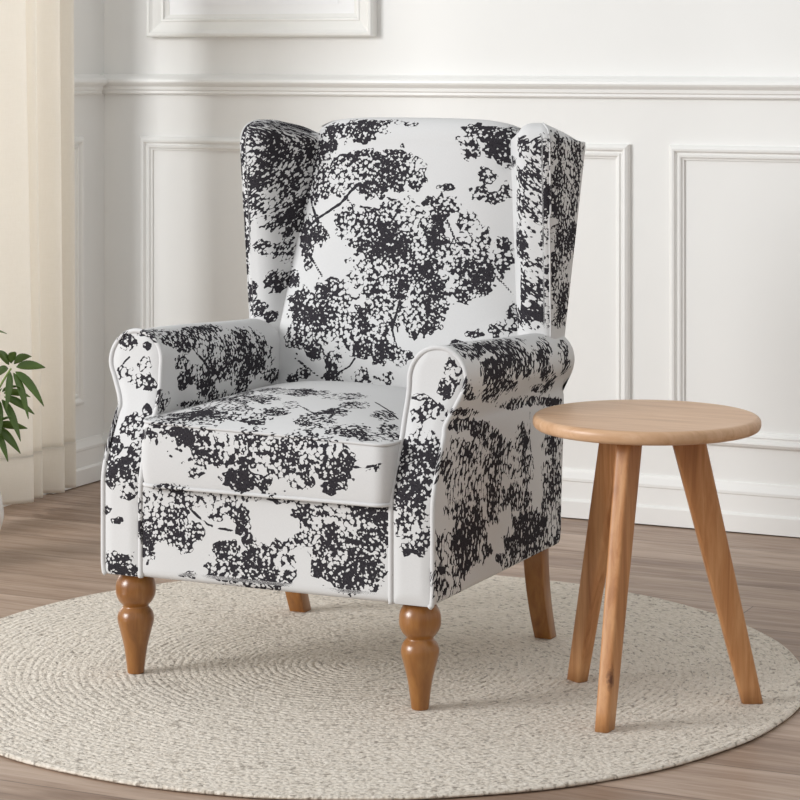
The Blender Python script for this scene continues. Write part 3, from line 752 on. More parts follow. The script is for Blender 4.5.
        (0.0005,-0.3379,0.2379,0.0385,0.0,0.0034,-0.0,0.0,-0.0305,1.0),
        (0.0364,-0.3379,0.2533,0.026,0.0,0.0023,-0.0,-0.0,-0.0231,1.0),
        (0.0463,-0.3379,0.2191,0.0219,0.0,0.002,-0.0,-0.0,-0.0159,1.0),
        (-0.0236,-0.3378,0.1986,0.031,-0.0011,0.0031,-0.0022,0.004,-0.0115,1.0),
        (0.0165,-0.3379,0.2005,0.0302,-0.0,0.0028,-0.0,-0.0,-0.0123,1.0),
        (-0.1496,-0.3378,0.2014,0.0165,-0.0001,0.0015,-0.0,0.0,-0.0042,1.0),
        (0.0857,-0.3379,0.3328,0.0218,0.0,0.0017,-0.0,-0.0,-0.0122,1.0),
        (0.1151,-0.3379,0.3212,0.0336,0.0,0.0027,-0.0,-0.0,-0.0229,1.0),
        (0.1636,-0.3377,0.3337,0.045,0.0003,0.0035,-0.0,-0.0,-0.0228,1.0),
        (0.2114,-0.3371,0.3374,0.0326,0.0009,0.0024,-0.0,-0.0,-0.0227,1.0),
        (0.1346,-0.3379,0.2792,0.0374,0.0001,0.0032,-0.0,-0.0,-0.0265,1.0),
        (0.1829,-0.3376,0.2833,0.0447,0.0006,0.0037,-0.0,-0.0,-0.0335,1.0),
        (0.2228,-0.3367,0.2951,0.0227,0.0009,0.0017,-0.0,-0.0,-0.0369,1.0),
        (0.0759,-0.3379,0.2813,0.0178,0.0,0.0015,-0.0,-0.0,-0.0104,1.0),
        (0.0955,-0.3379,0.3109,0.0177,0.0,0.0014,-0.0,-0.0,-0.0158,1.0),
        (0.1636,-0.3377,0.2296,0.0372,0.0002,0.0033,-0.0,-0.0,-0.0228,1.0),
        (0.2077,-0.3372,0.2335,0.0288,0.0007,0.0025,-0.0,-0.0,-0.0263,1.0),
        (0.1733,-0.3377,0.2045,0.0213,0.0002,0.0019,-0.0,-0.0,-0.0103,1.0),
        (0.1151,-0.3379,0.2375,0.0176,0.0,0.0016,-0.0,-0.0,-0.0158,1.0),
    ],
    'panel_r': [
        (0.3335,-0.2586,0.5767,0.0151,0.0001,0.0008,0.001,-0.0024,-0.0171,1.0),
        (0.3217,-0.2619,0.5539,0.0132,0.0001,0.0007,0.0011,-0.0025,-0.0171,1.0),
        (0.327,-0.2567,0.5918,0.0113,0.0001,0.0006,0.0005,-0.0011,-0.0102,1.0),
        (0.2737,-0.2655,0.5359,0.0133,0.0002,0.0008,0.0009,-0.002,-0.0074,1.0),
        (0.2784,-0.2758,0.5061,0.0171,0.0004,0.001,0.002,-0.0045,-0.0114,1.0),
        (0.3115,-0.2731,0.5131,0.015,0.0003,0.0009,0.0022,-0.005,-0.0131,1.0),
        (0.2945,-0.2692,0.5237,0.0112,0.0002,0.0007,0.0018,-0.0039,-0.0115,1.0),
        (0.2982,-0.2941,0.4666,0.0303,0.001,0.0019,0.0034,-0.0075,-0.0143,1.0),
        (0.2778,-0.3077,0.4413,0.0265,0.0009,0.0017,0.0067,-0.0145,-0.0271,1.0),
        (0.3095,-0.3107,0.4354,0.0238,0.0022,0.0013,0.0063,-0.0139,-0.0271,1.0),
        (0.272,-0.3239,0.4089,0.0213,-0.0006,0.0016,0.0052,-0.0112,-0.024,1.0),
        (0.3016,-0.3265,0.4029,0.0282,0.0008,0.0019,0.0053,-0.0117,-0.0273,1.0),
        (0.2666,-0.3327,0.3841,0.0145,-0.0027,0.0015,0.0028,-0.006,-0.0179,1.0),
        (0.2881,-0.3384,0.3609,0.0304,0.0003,0.0023,0.0013,-0.0028,-0.022,1.0),
        (0.2884,-0.339,0.3268,0.0267,0.0,0.0022,-0.0,-0.0,-0.0261,1.0),
        (0.3091,-0.3388,0.3199,0.0165,0.0011,0.0012,-0.0,-0.0,-0.0295,1.0),
        (0.2809,-0.339,0.2867,0.0112,0.0,0.001,-0.0,-0.0,-0.012,1.0),
        (0.3072,-0.3389,0.2855,0.0109,0.0007,0.0008,-0.0,-0.0,-0.0119,1.0),
    ],
    'panel_r_pipe': [
        (0.3065,-0.3042,0.4342,0.0283,-0.0077,0.0032,0.0075,-0.0165,-0.0266,1.0),
        (0.3386,-0.317,0.2328,0.0076,0.0256,-0.0043,0.0,0.0,-0.0296,1.0),
        (0.3608,-0.2561,0.5554,0.0048,0.0104,-0.001,-0.0017,0.0039,-0.0127,1.0),
        (0.3485,-0.2538,0.5128,0.0149,0.0322,-0.0034,-0.0009,0.002,-0.0062,1.0),
    ],
    'arm_r': [
        (0.3311,-0.2007,0.4291,0.0012,0.0652,-0.0096,0.0002,-0.0005,-0.0267,1.0),
        (0.33,-0.2677,0.413,0.0007,0.033,-0.005,0.0002,-0.0004,-0.0227,1.0),
        (0.3318,-0.1801,0.3731,0.0013,0.0847,-0.0135,0.0001,-0.0002,-0.0341,1.0),
        (0.3311,-0.2227,0.3449,0.001,0.056,-0.0093,0.0,-0.0,-0.0302,1.0),
        (0.3324,-0.1365,0.3217,0.0007,0.0683,-0.0115,0.0,-0.0,-0.0308,1.0),
        (0.3328,-0.0916,0.368,0.0004,0.051,-0.008,0.0,-0.0001,-0.0422,1.0),
        (0.333,-0.0455,0.3244,0.0001,0.033,-0.0055,0.0,-0.0,-0.0201,1.0),
        (0.3317,-0.1798,0.2848,0.0007,0.0671,-0.0119,-0.0006,0.0013,-0.0271,1.0),
        (0.3298,-0.2887,0.2869,0.0008,0.0415,-0.0075,-0.0002,0.0004,-0.0228,1.0),
        (0.33,-0.2418,0.2522,0.0003,0.0663,-0.0124,-0.0008,0.0018,-0.0305,1.0),
        (0.3291,-0.2957,0.2278,0.0001,0.0429,-0.0084,-0.0003,0.0006,-0.0299,1.0),
        (0.3308,-0.1553,0.2538,-0.0002,0.0603,-0.0111,-0.0011,0.0026,-0.0239,1.0),
        (0.3283,-0.251,0.2016,-0.0007,0.041,-0.0082,-0.0017,0.004,-0.0203,1.0),
        (0.3283,-0.2162,0.4837,0.0023,0.0531,-0.0072,0.0015,-0.0035,-0.0098,1.0),
        (0.3318,-0.1353,0.4639,0.001,0.0486,-0.0067,0.0006,-0.0013,-0.0159,1.0),
        (0.3326,-0.0913,0.4399,0.0005,0.0507,-0.0072,0.0001,-0.0002,-0.0199,1.0),
        (0.333,-0.0454,0.4061,0.0001,0.0426,-0.0063,0.0,-0.0001,-0.0276,1.0),
        (0.333,0.0021,0.3898,-0.0001,0.0441,-0.0067,-0.0,0.0,-0.0317,1.0),
        (0.3325,0.0765,0.36,-0.0004,0.0357,-0.0055,-0.0,0.0001,-0.0283,1.0),
        (0.3327,0.0611,0.418,-0.0003,0.0353,-0.0051,-0.0,0.0001,-0.0282,1.0),
        (0.3327,0.0414,0.3156,-0.0004,0.0558,-0.0092,-0.0,0.0,-0.0243,1.0),
        (0.3302,0.2249,0.3848,-0.001,0.0504,-0.0074,-0.0001,0.0001,-0.0252,1.0),
        (0.3299,0.2308,0.3168,-0.0012,0.0564,-0.009,-0.0001,0.0003,-0.045,1.0),
        (0.3298,0.21,0.2628,-0.0009,0.0498,-0.0085,-0.0005,0.0014,-0.0294,1.0),
        (0.3291,0.2487,0.2273,-0.0002,0.0376,-0.0066,-0.0002,0.0005,-0.0413,1.0),
        (0.3306,0.106,0.2524,-0.0012,0.0804,-0.0142,-0.0014,0.0034,-0.0292,1.0),
        (0.3295,0.0592,0.2234,-0.0007,0.0775,-0.0142,-0.001,0.0024,-0.0249,1.0),
        (0.3291,0.1758,0.2116,-0.0002,0.0801,-0.0145,-0.0004,0.001,-0.0291,1.0),
        (0.3282,0.0137,0.2003,-0.0008,0.0459,-0.0087,-0.0014,0.0034,-0.0155,1.0),
        (0.3272,0.2167,0.1888,-0.0009,0.0553,-0.0102,-0.0015,0.0038,-0.0181,1.0),
        (0.3293,-0.0367,0.2172,-0.0002,0.0237,-0.0045,-0.0003,0.0007,-0.0082,1.0),
        (0.335,-0.0503,0.6063,0.0058,0.0785,-0.0082,0.0194,-0.0465,-0.0102,1.0),
        (0.3571,-0.0327,0.5783,0.0021,0.0789,-0.0089,0.0101,-0.0246,-0.0241,1.0),
        (0.359,-0.1309,0.5718,0.0018,0.0569,-0.0066,0.0041,-0.0099,-0.022,1.0),
        (0.3602,0.0325,0.5619,-0.0001,0.0451,-0.0052,0.0015,-0.0037,-0.0237,1.0),
        (0.3529,-0.0698,0.5373,-0.002,0.0576,-0.0072,-0.0074,0.0178,-0.0153,1.0),
        (0.3361,-0.1677,0.6102,0.0049,0.0387,-0.004,0.0133,-0.031,-0.0082,1.0),
        (0.3147,-0.1851,0.6199,0.0081,0.0216,-0.0019,0.0186,-0.0426,-0.0022,1.0),
        (0.3458,-0.1225,0.5255,-0.0017,0.046,-0.0059,-0.0068,0.0161,-0.0149,1.0),
        (0.3512,0.13,0.5783,0.0006,0.0289,-0.0032,0.0148,-0.0375,-0.0196,1.0),
        (0.3537,0.1391,0.5304,-0.004,0.0462,-0.0057,-0.0221,0.0561,-0.029,1.0),
        (0.3352,0.1451,0.5042,-0.0042,0.057,-0.0073,-0.0046,0.0117,-0.0101,1.0),
        (0.353,0.2241,0.568,0.0002,0.0256,-0.0028,0.0077,-0.0199,-0.0185,1.0),
        (0.356,0.2269,0.5392,-0.0011,0.0235,-0.0028,-0.0051,0.0132,-0.0231,1.0),
        (0.3471,-0.2156,0.5339,-0.001,0.0333,-0.0043,-0.0028,0.0065,-0.0069,1.0),
        (0.3549,-0.2425,0.5534,-0.0002,0.022,-0.0027,-0.0032,0.0074,-0.0133,1.0),
        (0.3349,-0.2226,0.5078,-0.0029,0.0745,-0.0101,-0.0031,0.0071,-0.0071,1.0),
        (0.3302,0.107,0.4843,0.0008,0.1074,-0.0138,0.0012,-0.003,-0.0078,1.0),
        (0.3303,0.2087,0.4692,-0.0012,0.0725,-0.0094,0.0003,-0.0007,-0.0083,1.0),
        (0.3311,0.0067,0.4881,-0.0011,0.0566,-0.0075,-0.0009,0.0023,-0.0066,1.0),
    ],
}
TWIGS = {  # half width, then points along the twig
    'back': [
        (0.0029,-0.1874,0.2463,0.8016,-0.1602,0.2436,0.8176,-0.1344,0.2435,0.8333,-0.1232,0.2457,0.8465,-0.1121,0.2482,0.8596,-0.1029,0.2497,0.8678,-0.0937,0.2514,0.8759),
        (0.0029,-0.1874,0.2463,0.8016,-0.1964,0.2529,0.815,-0.2058,0.2602,0.8285,-0.2089,0.264,0.8373,-0.212,0.268,0.8461),
        (0.0027,-0.1874,0.2463,0.8016,-0.1981,0.2473,0.7921,-0.2092,0.249,0.7826,-0.2142,0.2479,0.7704,-0.2193,0.2468,0.7582,-0.2115,0.2403,0.7469,-0.204,0.2345,0.7355,-0.1915,0.2278,0.7243,-0.1796,0.222,0.7132,-0.1693,0.2172,0.7019,-0.1593,0.2129,0.6907),
        (0.0021,0.1805,0.2294,0.7432,0.1945,0.2286,0.7243,0.2083,0.2284,0.7055,0.2262,0.2308,0.6876,0.2435,0.2344,0.6696),
        (0.0021,-0.0294,0.2417,0.848,-0.0169,0.2408,0.8454,-0.0045,0.24,0.8428,0.0062,0.2379,0.8353,0.017,0.2359,0.8278),
        (0.0021,-0.0697,0.1795,0.5355,-0.0747,0.1785,0.5275,-0.0797,0.1776,0.5195,-0.0904,0.1771,0.513,-0.1012,0.1766,0.5066,-0.1096,0.1759,0.4983,-0.1181,0.1753,0.49),
        (0.0021,-0.2087,0.1914,0.5269,-0.1955,0.1874,0.52,-0.1826,0.1841,0.5132,-0.165,0.1803,0.5036,-0.148,0.1774,0.494),
        (0.0023,0.0202,0.1962,0.652,0.0139,0.1911,0.6228,0.0074,0.1866,0.5936,0.0127,0.1845,0.5794,0.0179,0.1826,0.5652),
        (0.0021,-0.1382,0.2512,0.8609,-0.122,0.2456,0.8465,-0.1061,0.2404,0.8322,-0.0852,0.2384,0.8299,-0.0645,0.2369,0.8275,-0.0473,0.2355,0.8241,-0.0303,0.2342,0.8207),
        (0.0021,0.0989,0.2362,0.8182,0.1118,0.2311,0.7944,0.1245,0.2265,0.7707,0.1408,0.2258,0.7596,0.1567,0.2257,0.7485),
    ],
    'arm_l': [
        (0.0025,-0.2538,-0.1305,0.5722,-0.2529,-0.1168,0.5631,-0.2527,-0.1019,0.5539,-0.2523,-0.0931,0.5453,-0.2517,-0.0846,0.5368,-0.2504,-0.085,0.5207,-0.2492,-0.085,0.5046),
    ],
    'cushion': [
        (0.0021,0.0161,-0.23,0.5016,0.0286,-0.2385,0.4999,0.0407,-0.2464,0.4981,0.0546,-0.2558,0.4957,0.068,-0.2644,0.4933),
        (0.0021,0.068,-0.2644,0.4933,0.0789,-0.2466,0.496,0.0887,-0.2262,0.4984,0.0949,-0.2005,0.5008,0.0994,-0.1708,0.5026),
        (0.0021,0.1229,-0.132,0.5008,0.1431,-0.1469,0.4967,0.1618,-0.1589,0.4922,0.1789,-0.1742,0.4872,0.1951,-0.1877,0.482),
        (0.0021,0.1903,-0.3568,0.4219,0.2037,-0.3566,0.4228,0.217,-0.3565,0.4237,0.2301,-0.356,0.4272,0.2414,-0.3519,0.4299),
    ],
    'rail': [
        (0.0021,-0.1516,-0.3378,0.3247,-0.1382,-0.3379,0.3151,-0.1249,-0.3379,0.3054,-0.1147,-0.3379,0.2991,-0.1044,-0.3379,0.2928,-0.0892,-0.3379,0.2914,-0.0739,-0.3379,0.29,-0.0577,-0.3379,0.2869,-0.0416,-0.3379,0.2838),
        (0.0021,-0.0376,-0.3379,0.3443,-0.0406,-0.3379,0.3308,-0.0436,-0.3379,0.3172,-0.0376,-0.3379,0.3,-0.0315,-0.3379,0.2828),
    ],
    'panel_l': [
        (0.0021,-0.3048,-0.3262,0.4037,-0.301,-0.3239,0.409,-0.2972,-0.3214,0.4144,-0.2885,-0.3199,0.4175,-0.2799,-0.3184,0.4206),
        (0.0021,-0.3374,-0.2627,0.5455,-0.3337,-0.2618,0.5548,-0.3302,-0.2604,0.5641,-0.3242,-0.2597,0.569,-0.3182,-0.259,0.5738),
    ],
    'arm_r': [
        (0.0021,0.3322,0.1019,0.4645,0.3323,0.1017,0.4337,0.3322,0.1019,0.4028,0.3321,0.1124,0.3778,0.3319,0.1229,0.3528),
        (0.0021,0.333,-0.0455,0.3154,0.333,-0.0218,0.3205,0.333,0.0022,0.3257,0.3329,0.0143,0.3375,0.3329,0.0265,0.3493),
    ],
}
# ------------------------------------------------------------------ scene settings
PLX, PLY = -1.168, 0.398
CLUSTERS = [  # tip, axis, leaflets, length, width, spread, stem bow
    ((-1.030, 0.400, 0.437), (0.80, -0.35, 0.25), 8, 0.078, 0.020, 1.10, 0.05),
    ((-1.052, 0.385, 0.378), (0.85, -0.3, 0.0), 7, 0.074, 0.018, 0.85, 0.05),
    ((-1.068, 0.380, 0.312), (0.85, -0.3, -0.1), 7, 0.072, 0.018, 0.7, 0.04),
    ((-1.15, 0.40, 0.50), (0.1, -0.2, 0.9), 8, 0.080, 0.020, 1.2, 0.02),
    ((-1.22, 0.33, 0.46), (-0.4, -0.6, 0.6), 8, 0.080, 0.020, 1.15, 0.03),
    ((-1.20, 0.46, 0.42), (-0.2, 0.6, 0.6), 8, 0.075, 0.019, 1.15, 0.03),
    ((-1.14, 0.29, 0.36), (0.1, -0.9, 0.3), 7, 0.075, 0.019, 1.1, 0.03),
]
WORLD = 0.76
EXPOSURE = -0.22
LAMPS = [('window_daylight', (-4.1, -4.3, 2.3), (0.2, 0.7, 0.7), 2.6, 2.2, 420.0, (0.98, 0.99, 1.0)),
         ('curtain_backlight', (-1.95, 0.92, 1.35), (-1.0, 0.92, 1.30), 0.55, 2.2, 15.0, (1.0, 0.99, 0.975))]  # second lamp: added close behind the curtain to make the cloth glow

# ================================================================== CAMERA
FPX, YH, CH, CTH = 2442.6, 53.7, 1.1343, 0.43591
cam = bpy.data.cameras.new('camera')
cam.sensor_width = 36
cam.lens = FPX / 800 * 36
cam.shift_y = -(400 - YH) / 800
cam.clip_end = 60
co_ = bpy.data.objects.new('camera', cam)
co_.location = (2.035, -4.14, CH)
co_.rotation_euler = (math.pi / 2, 0, CTH)
COL.objects.link(co_)
sc.camera = co_

# ================================================================== ROOM
XL, YB, ZF, ZC = -1.467, 1.490, -0.007, 2.7      # left wall, back wall, floor, wall top
XR, YN = 4.2, -6.0


def box(name, lo, hi, mat, parent=None, bevel=0.0):
    lo, hi = np.array(lo, float), np.array(hi, float)
    v = [(x, y, z) for x in (lo[0], hi[0]) for y in (lo[1], hi[1]) for z in (lo[2], hi[2])]
    f = [(0, 1, 3, 2), (4, 6, 7, 5), (0, 4, 5, 1), (2, 3, 7, 6), (0, 2, 6, 4), (1, 5, 7, 3)]
    o = raw(name, v, f, mat, parent)
    if bevel:
        md = o.modifiers.new('bevel', 'BEVEL'); md.width = bevel; md.segments = 3
    return o


structure(box('floor', (XL - 0.12, YN, ZF - 0.06), (XR, YB + 0.12, ZF), MAT['floor']))
structure(box('wall_back', (XL - 0.12, YB, ZF), (XR, YB + 0.12, ZC), MAT['wall']))
# left wall with the window opening the daylight comes through
WY0, WY1, WZ0, WZ1 = -3.7, 1.16, 0.10, 2.45


def holed_wall(name, x0, x1, y0, y1, z0, z1, hy0, hy1, hz0, hz1, mat):
    vs, fs = [], []
    def bx(a, b):
        i = len(vs)
        vs.extend([(x, y, z) for x in (a[0], b[0]) for y in (a[1], b[1]) for z in (a[2], b[2])])
        fs.extend([tuple(i + k for k in q) for q in [(0, 1, 3, 2), (4, 6, 7, 5), (0, 4, 5, 1), (2, 3, 7, 6), (0, 2, 6, 4), (1, 5, 7, 3)]])
    bx((x0, y0, z0), (x1, hy0, z1)); bx((x0, hy1, z0), (x1, y1, z1))
    bx((x0, hy0, z0), (x1, hy1, hz0)); bx((x0, hy0, hz1), (x1, hy1, z1))
    return raw(name, vs, fs, mat)


structure(box('wall_right_added', (3.5, YN, ZF), (3.6, YB, ZC), MAT['wall']))  # unseen wall, added to cut the sky light from the right
structure(holed_wall('wall_left', XL - 0.12, XL, YN, YB, ZF, ZC, WY0, WY1, WZ0, WZ1, MAT['wall']))
win = structure(raw('window_1', *(lambda bars: (
    [(x, y, z) for (a, b) in bars for x in (a[0], b[0]) for y in (a[1], b[1]) for z in (a[2], b[2])],
    [tuple(8 * i + k for k in q) for i in range(len(bars)) for q in [(0, 1, 3, 2), (4, 6, 7, 5), (0, 4, 5, 1), (2, 3, 7, 6), (0, 2, 6, 4), (1, 5, 7, 3)]]))(
    [((XL - 0.10, WY0, WZ0), (XL - 0.04, WY1, WZ0 + 0.05)), ((XL - 0.10, WY0, WZ1 - 0.05), (XL - 0.04, WY1, WZ1))] +
    [((XL - 0.10, y - 0.025, WZ0 + 0.05), (XL - 0.04, y + 0.025, WZ1 - 0.05)) for y in (WY0 + 0.025, -2.5, -1.3, -0.15, WY1 - 0.025)]), MAT['dark_gap']))


def sweep_wall(name, prof, a, b, wall, mat):
    """moulding: profile (height z, stand-off d) run along a wall from a to b"""
    P = []
    for t in (a, b):
        P.append([((t, YB - d, z) if wall == 'back' else (XL + d, t, z)) for z, d in prof])
    P = np.array(P)
    n, m = P.shape[:2]
    F = [tuple(map(int, f)) for f in grid_faces(n, m, True)] + [tuple(range(m)), tuple(range(m, 2 * m))[::-1]]
    return fix_normals(raw(name, P.reshape(-1, 3), F, mat))


RAIL = [(1.026, -0.004), (1.026, 0.010), (1.030, 0.014), (1.036, 0.014), (1.039, 0.018), (1.047, 0.019), (1.051, 0.024), (1.055, 0.030),
        (1.060, 0.033), (1.066, 0.032), (1.072, 0.024), (1.077, 0.010), (1.080, 0.004), (1.080, -0.004)]
structure(sweep_wall('trim_1', RAIL, XL, XR, 'back', MAT['trim']))
structure(sweep_wall('trim_2', RAIL, WY1 + 0.05, YB - 0.034, 'left', MAT['trim']))
BASE = [(ZF + 0.003, -0.004), (ZF + 0.003, 0.022), (0.036, 0.022), (0.040, 0.019), (0.041, 0.015), (0.083, 0.014), (0.086, 0.016), (0.092, 0.016), (0.098, 0.012), (0.106, 0.007), (0.112, 0.005), (0.112, -0.004)]
structure(sweep_wall('baseboard_back', BASE, XL, XR, 'back', MAT['trim']))
structure(sweep_wall('baseboard_left', BASE, WY1 + 0.05, YB - 0.023, 'left', MAT['trim']))

MOLD = [(0.0, -0.003), (0.0, 0.008), (0.003, 0.013), (0.009, 0.017), (0.014, 0.016), (0.017, 0.011), (0.0185, 0.008), (0.022, 0.008), (0.025, 0.012),
        (0.029, 0.011), (0.032, 0.006), (0.036, 0.005), (0.037, -0.003)]


def panel_mold(name, a0, a1, z0, z1, wall, prof=MOLD, mat=None):
    P = []
    for d, h in prof:
        for (s, z) in ((a0 + d, z0 + d), (a1 - d, z0 + d), (a1 - d, z1 - d), (a0 + d, z1 - d)):
            P.append((s, YB - h, z) if wall == 'back' else (XL + h, s, z))
    P = np.array(P).reshape(len(prof), 4, 3)
    F = [tuple(map(int, f)) for f in grid_faces(len(prof), 4, True)]
    return fix_normals(raw(name, P.reshape(-1, 3), F, mat or MAT['trim']))


structure(panel_mold('trim_3', -1.349, 0.032, 0.197, 0.914, 'back'))
structure(panel_mold('trim_4', 0.134, 1.60, 0.197, 0.914, 'back'))
structure(panel_mold('trim_5', WY1 + 0.08, 1.372, 0.205, 0.915, 'left'))

# white framed picture on the upper wall
PF = [(0.0, 0.0), (0.0, 0.026), (0.004, 0.031), (0.010, 0.032), (0.014, 0.028), (0.018, 0.025), (0.040, 0.018), (0.043, 0.020), (0.047, 0.020),
      (0.050, 0.014), (0.054, 0.012), (0.060, 0.010), (0.060, 0.0)]
pic = empty('picture_frame', (-0.985, YB, 1.178), 'white moulded picture frame hanging above the chair rail, cut off by the top edge', 'picture')
def pic_local(o):
    o.data.transform(Matrix.Translation((0.985, -YB, -1.178))); o.parent = pic; return o
pic_local(panel_mold('frame', -1.319, -0.652, 1.178, 1.98, 'back', PF, MAT['frame']))
pic_local(box('mat_board', (-1.263, YB - 0.0085, 1.234), (-0.708, YB, 1.924), MAT['mat_board']))
pic_local(box('art_paper', (-1.213, YB - 0.010, 1.262), (-0.758, YB - 0.0085, 1.874), MAT['art']))

# ================================================================== RUG
RC, RR = (0.053, -0.052), 0.818
rug_prof = []
for r in np.linspace(0.0, RR - 0.012, 150):
    rug_prof.append((r, -0.0012 + 0.0010 * abs(math.sin(math.pi * r / 0.0145))))
for a in np.linspace(math.pi / 2, -math.pi / 2, 10):
    rug_prof.append((RR - 0.008 + 0.008 * math.cos(a), -0.0026 + 0.0040 * math.sin(a)))
rug_prof.append((0.0, -0.0066))
Pr = lathe_P(rug_prof, 240)
ang = np.linspace(0, TAU, 240, endpoint=False)
wobble = 1 + 0.0012 * np.sin(9 * ang + 1) + 0.001 * np.sin(23 * ang)
Pr[:, :, :2] *= wobble[None, :, None]
rug = grid('round_rug', Pr, MAT['rug'], closed=True)
rug.location = (RC[0], RC[1], 0)
tag(rug, 'large round cream braided rug lying on the wooden floor under the armchair', 'rug')

# ================================================================== ARMCHAIR
chair = empty('armchair', (-0.005, 0, 0), 'wingback armchair in white linen printed with black trees, on turned wooden legs', 'armchair')
ZB = 0.187
YFR = -0.335


def y_front(z):
    z = np.asarray(z, float)
    return -0.335 + 0.072 * smoothstep(z, 0.35, 0.55) + 0.012 * smoothstep(z, 0.5, 0.62)


def z_arm(y):      # arm tops fall very slightly to the back
    return -0.023 * smoothstep(y, -0.25, 0.28)


def lean(z, s):     # the scrolls lean out from the seat, the left one a little more
    return (0.010 if s < 0 else 0.006) * smoothstep(z, 0.48, 0.57)


def arm_outline():
    pts = [(0.250, ZB), (0.250, 0.47), (0.2455, 0.53)]
    for a in np.radians(np.linspace(180, -28, 28)):
        pts.append((0.297 + 0.054 * math.cos(a), 0.567 + 0.055 * math.sin(a)))
    pts += [(0.3385, 0.523), (0.3325, 0.508), (0.3285, 0.4955), (0.3270, 0.4900), (0.3265, 0.4840), (0.3285, 0.476), (0.329, 0.46), (0.329, 0.21), (0.3275, 0.192), (0.323, ZB)]
    return np.array(pts)


def make_arm(s, key):
    arm_pts = resample(arm_outline(), 0.0055, closed=True)
    m = len(arm_pts)
    yf = y_front(arm_pts[:, 1]) + 0.004
    yr = np.where(arm_pts[:, 1] > 0.5, 0.272, 0.285 - 0.02 * smoothstep(arm_pts[:, 1], 0.45, 0.187))
    cen = np.array([0.288, 0.40])
    rings = []
    for t in np.linspace(0, 1, 104):
        y = yf + t * (yr - yf)
        q = arm_pts.copy()
        up = smoothstep(q[:, 1], 0.5, 0.56)
        q[:, 1] += up * z_arm(y)
        # soft padding of the side and the scroll
        puff = 0.004 * math.sin(math.pi * t) * smoothstep(q[:, 1], 0.2, 0.3) * (q[:, 0] > 0.3)
        q[:, 0] += puff
        q[:, 0] += lean(q[:, 1], s)
        rings.append(np.stack([q[:, 0], y, q[:, 1]], 1))
    last = rings[-1]
    c3 = np.array([cen[0], 0, cen[1]])
    for k, (sh, dy) in enumerate([(0.004, 0.006), (0.010, 0.010), (0.018, 0.012)]):   # rounded rear end
        d = c3 - last; d[:, 1] = 0
        d /= np.linalg.norm(d, axis=1)[:, None]
        w = last + d * sh; w[:, 1] = last[:, 1] + dy
        rings.append(w)
    endc = rings[-1]
    for f in (0.7, 0.4, 0.0):
        w = c3 + (endc - c3) * f; w[:, 1] = endc[:, 1]
        rings.append(w)
    P = np.array(rings)
    du, dv = arc_co(P)
    P[:, :, 0] *= s
    if s < 0:
        P = P[:, ::-1]; du = du[:, ::-1]; dv = dv[:, ::-1]
    off = (3.1, 1.7) if s > 0 else (5.3, 2.9)
    return grid('arm', P, MAT['fabric'], chair, closed=True, co=(dv * 1.0, du * 0.62 if s > 0 else du), key=key, co_off=off)


def make_arm_panel(s, key, parent):
    """raked front facing of an arm, framed by piping"""
    pts = arm_outline()
    inner_z = [ZB + 0.001, 0.47, 0.53] ; inner_x = [0.250, 0.250, 0.2455]
    zs = np.linspace(ZB + 0.001, 0.6205, 84)
    a = np.linspace(0, math.pi / 2, 60)
    xin = np.where(zs < 0.567, np.interp(zs, [ZB, 0.47, 0.53, 0.567], [0.25, 0.25, 0.2455, 0.243]),
                   0.297 - 0.054 * np.sqrt(np.clip(1 - ((zs - 0.567) / 0.055) ** 2, 0, 1)))
    right = pts[pts[:, 0] > 0.297]
    o = np.argsort(right[:, 1])
    lo = np.interp(zs, right[o, 1], right[o, 0])
    xout = np.where(zs >= 0.567, 0.297 + 0.054 * np.sqrt(np.clip(1 - ((zs - 0.567) / 0.055) ** 2, 0, 1)), lo)
    T = np.linspace(0, 1, 22)
    P = np.zeros((len(zs), len(T), 3))
    for i, z in enumerate(zs):
        x = xin[i] + (xout[i] - xin[i]) * T
        w = xout[i] - xin[i]
        edge = np.minimum(np.minimum(T, 1 - T) * w, min(z - ZB + 0.001, 0.623 - z)) 
        P[i, :, 0] = (x + float(lean(z, s))) * s
        P[i, :, 1] = y_front(z) + 0.004 - 0.008 * np.sqrt(np.clip(edge / 0.02, 0, 1))
        P[i, :, 2] = z
    du = np.broadcast_to(xin[:, None] + (xout - xin)[:, None] * T[None], P.shape[:2])
    dv = np.broadcast_to(zs[:, None], P.shape[:2])
    if s < 0:
        P = P[:, ::-1]; du = du[:, ::-1]
    p = grid('front_panel', P, MAT['fabric'], parent, co=(du, dv), key=key, co_off=(8.0 + s, 4.0))
    path = resample(arm_outline(), 0.006)
    path[:, 0] += lean(path[:, 1], s)
    pth = np.stack([path[:, 0] * s, y_front(path[:, 1]) + 0.001, path[:, 1]], 1)
    pp = tube_P(pth, 0.0048, 8)
    grid('piping', pp, MAT['fabric'], parent, closed=True, key=key + '_pipe', co_off=(2.0, 6.0 + s))


for s, k in ((1, 'arm_r'), (-1, 'arm_l')):
    a_ = make_arm(s, k)
    make_arm_panel(s, 'panel' + k[3:], a_)

# ---- seat rail between the arms
ring = rounded_poly([(-0.333, ZB), (0.25, ZB), (0.25, 0.362), (-0.333, 0.362)], [0.012, 0.01, 0.01, 0.014], 6, 1)
ring = resample(ring, 0.006, closed=True)
xs = np.linspace(-0.256, 0.256, 92)
P = np.zeros((len(xs), len(ring), 3))
for i, x in enumerate(xs):
    front = smoothstep(-ring[:, 0], 0.25, 0.34)
    P[i] = np.stack([np.full(len(ring), x), ring[:, 0] - 0.005 * front * math.sqrt(max(0, 1 - (abs(x) / 0.256) ** 6)), ring[:, 1]], 1)
du, dv = arc_co(P)
grid('seat_rail', P, MAT['fabric'], chair, closed=True, co=(dv, du), key='rail', co_off=(0, 9))

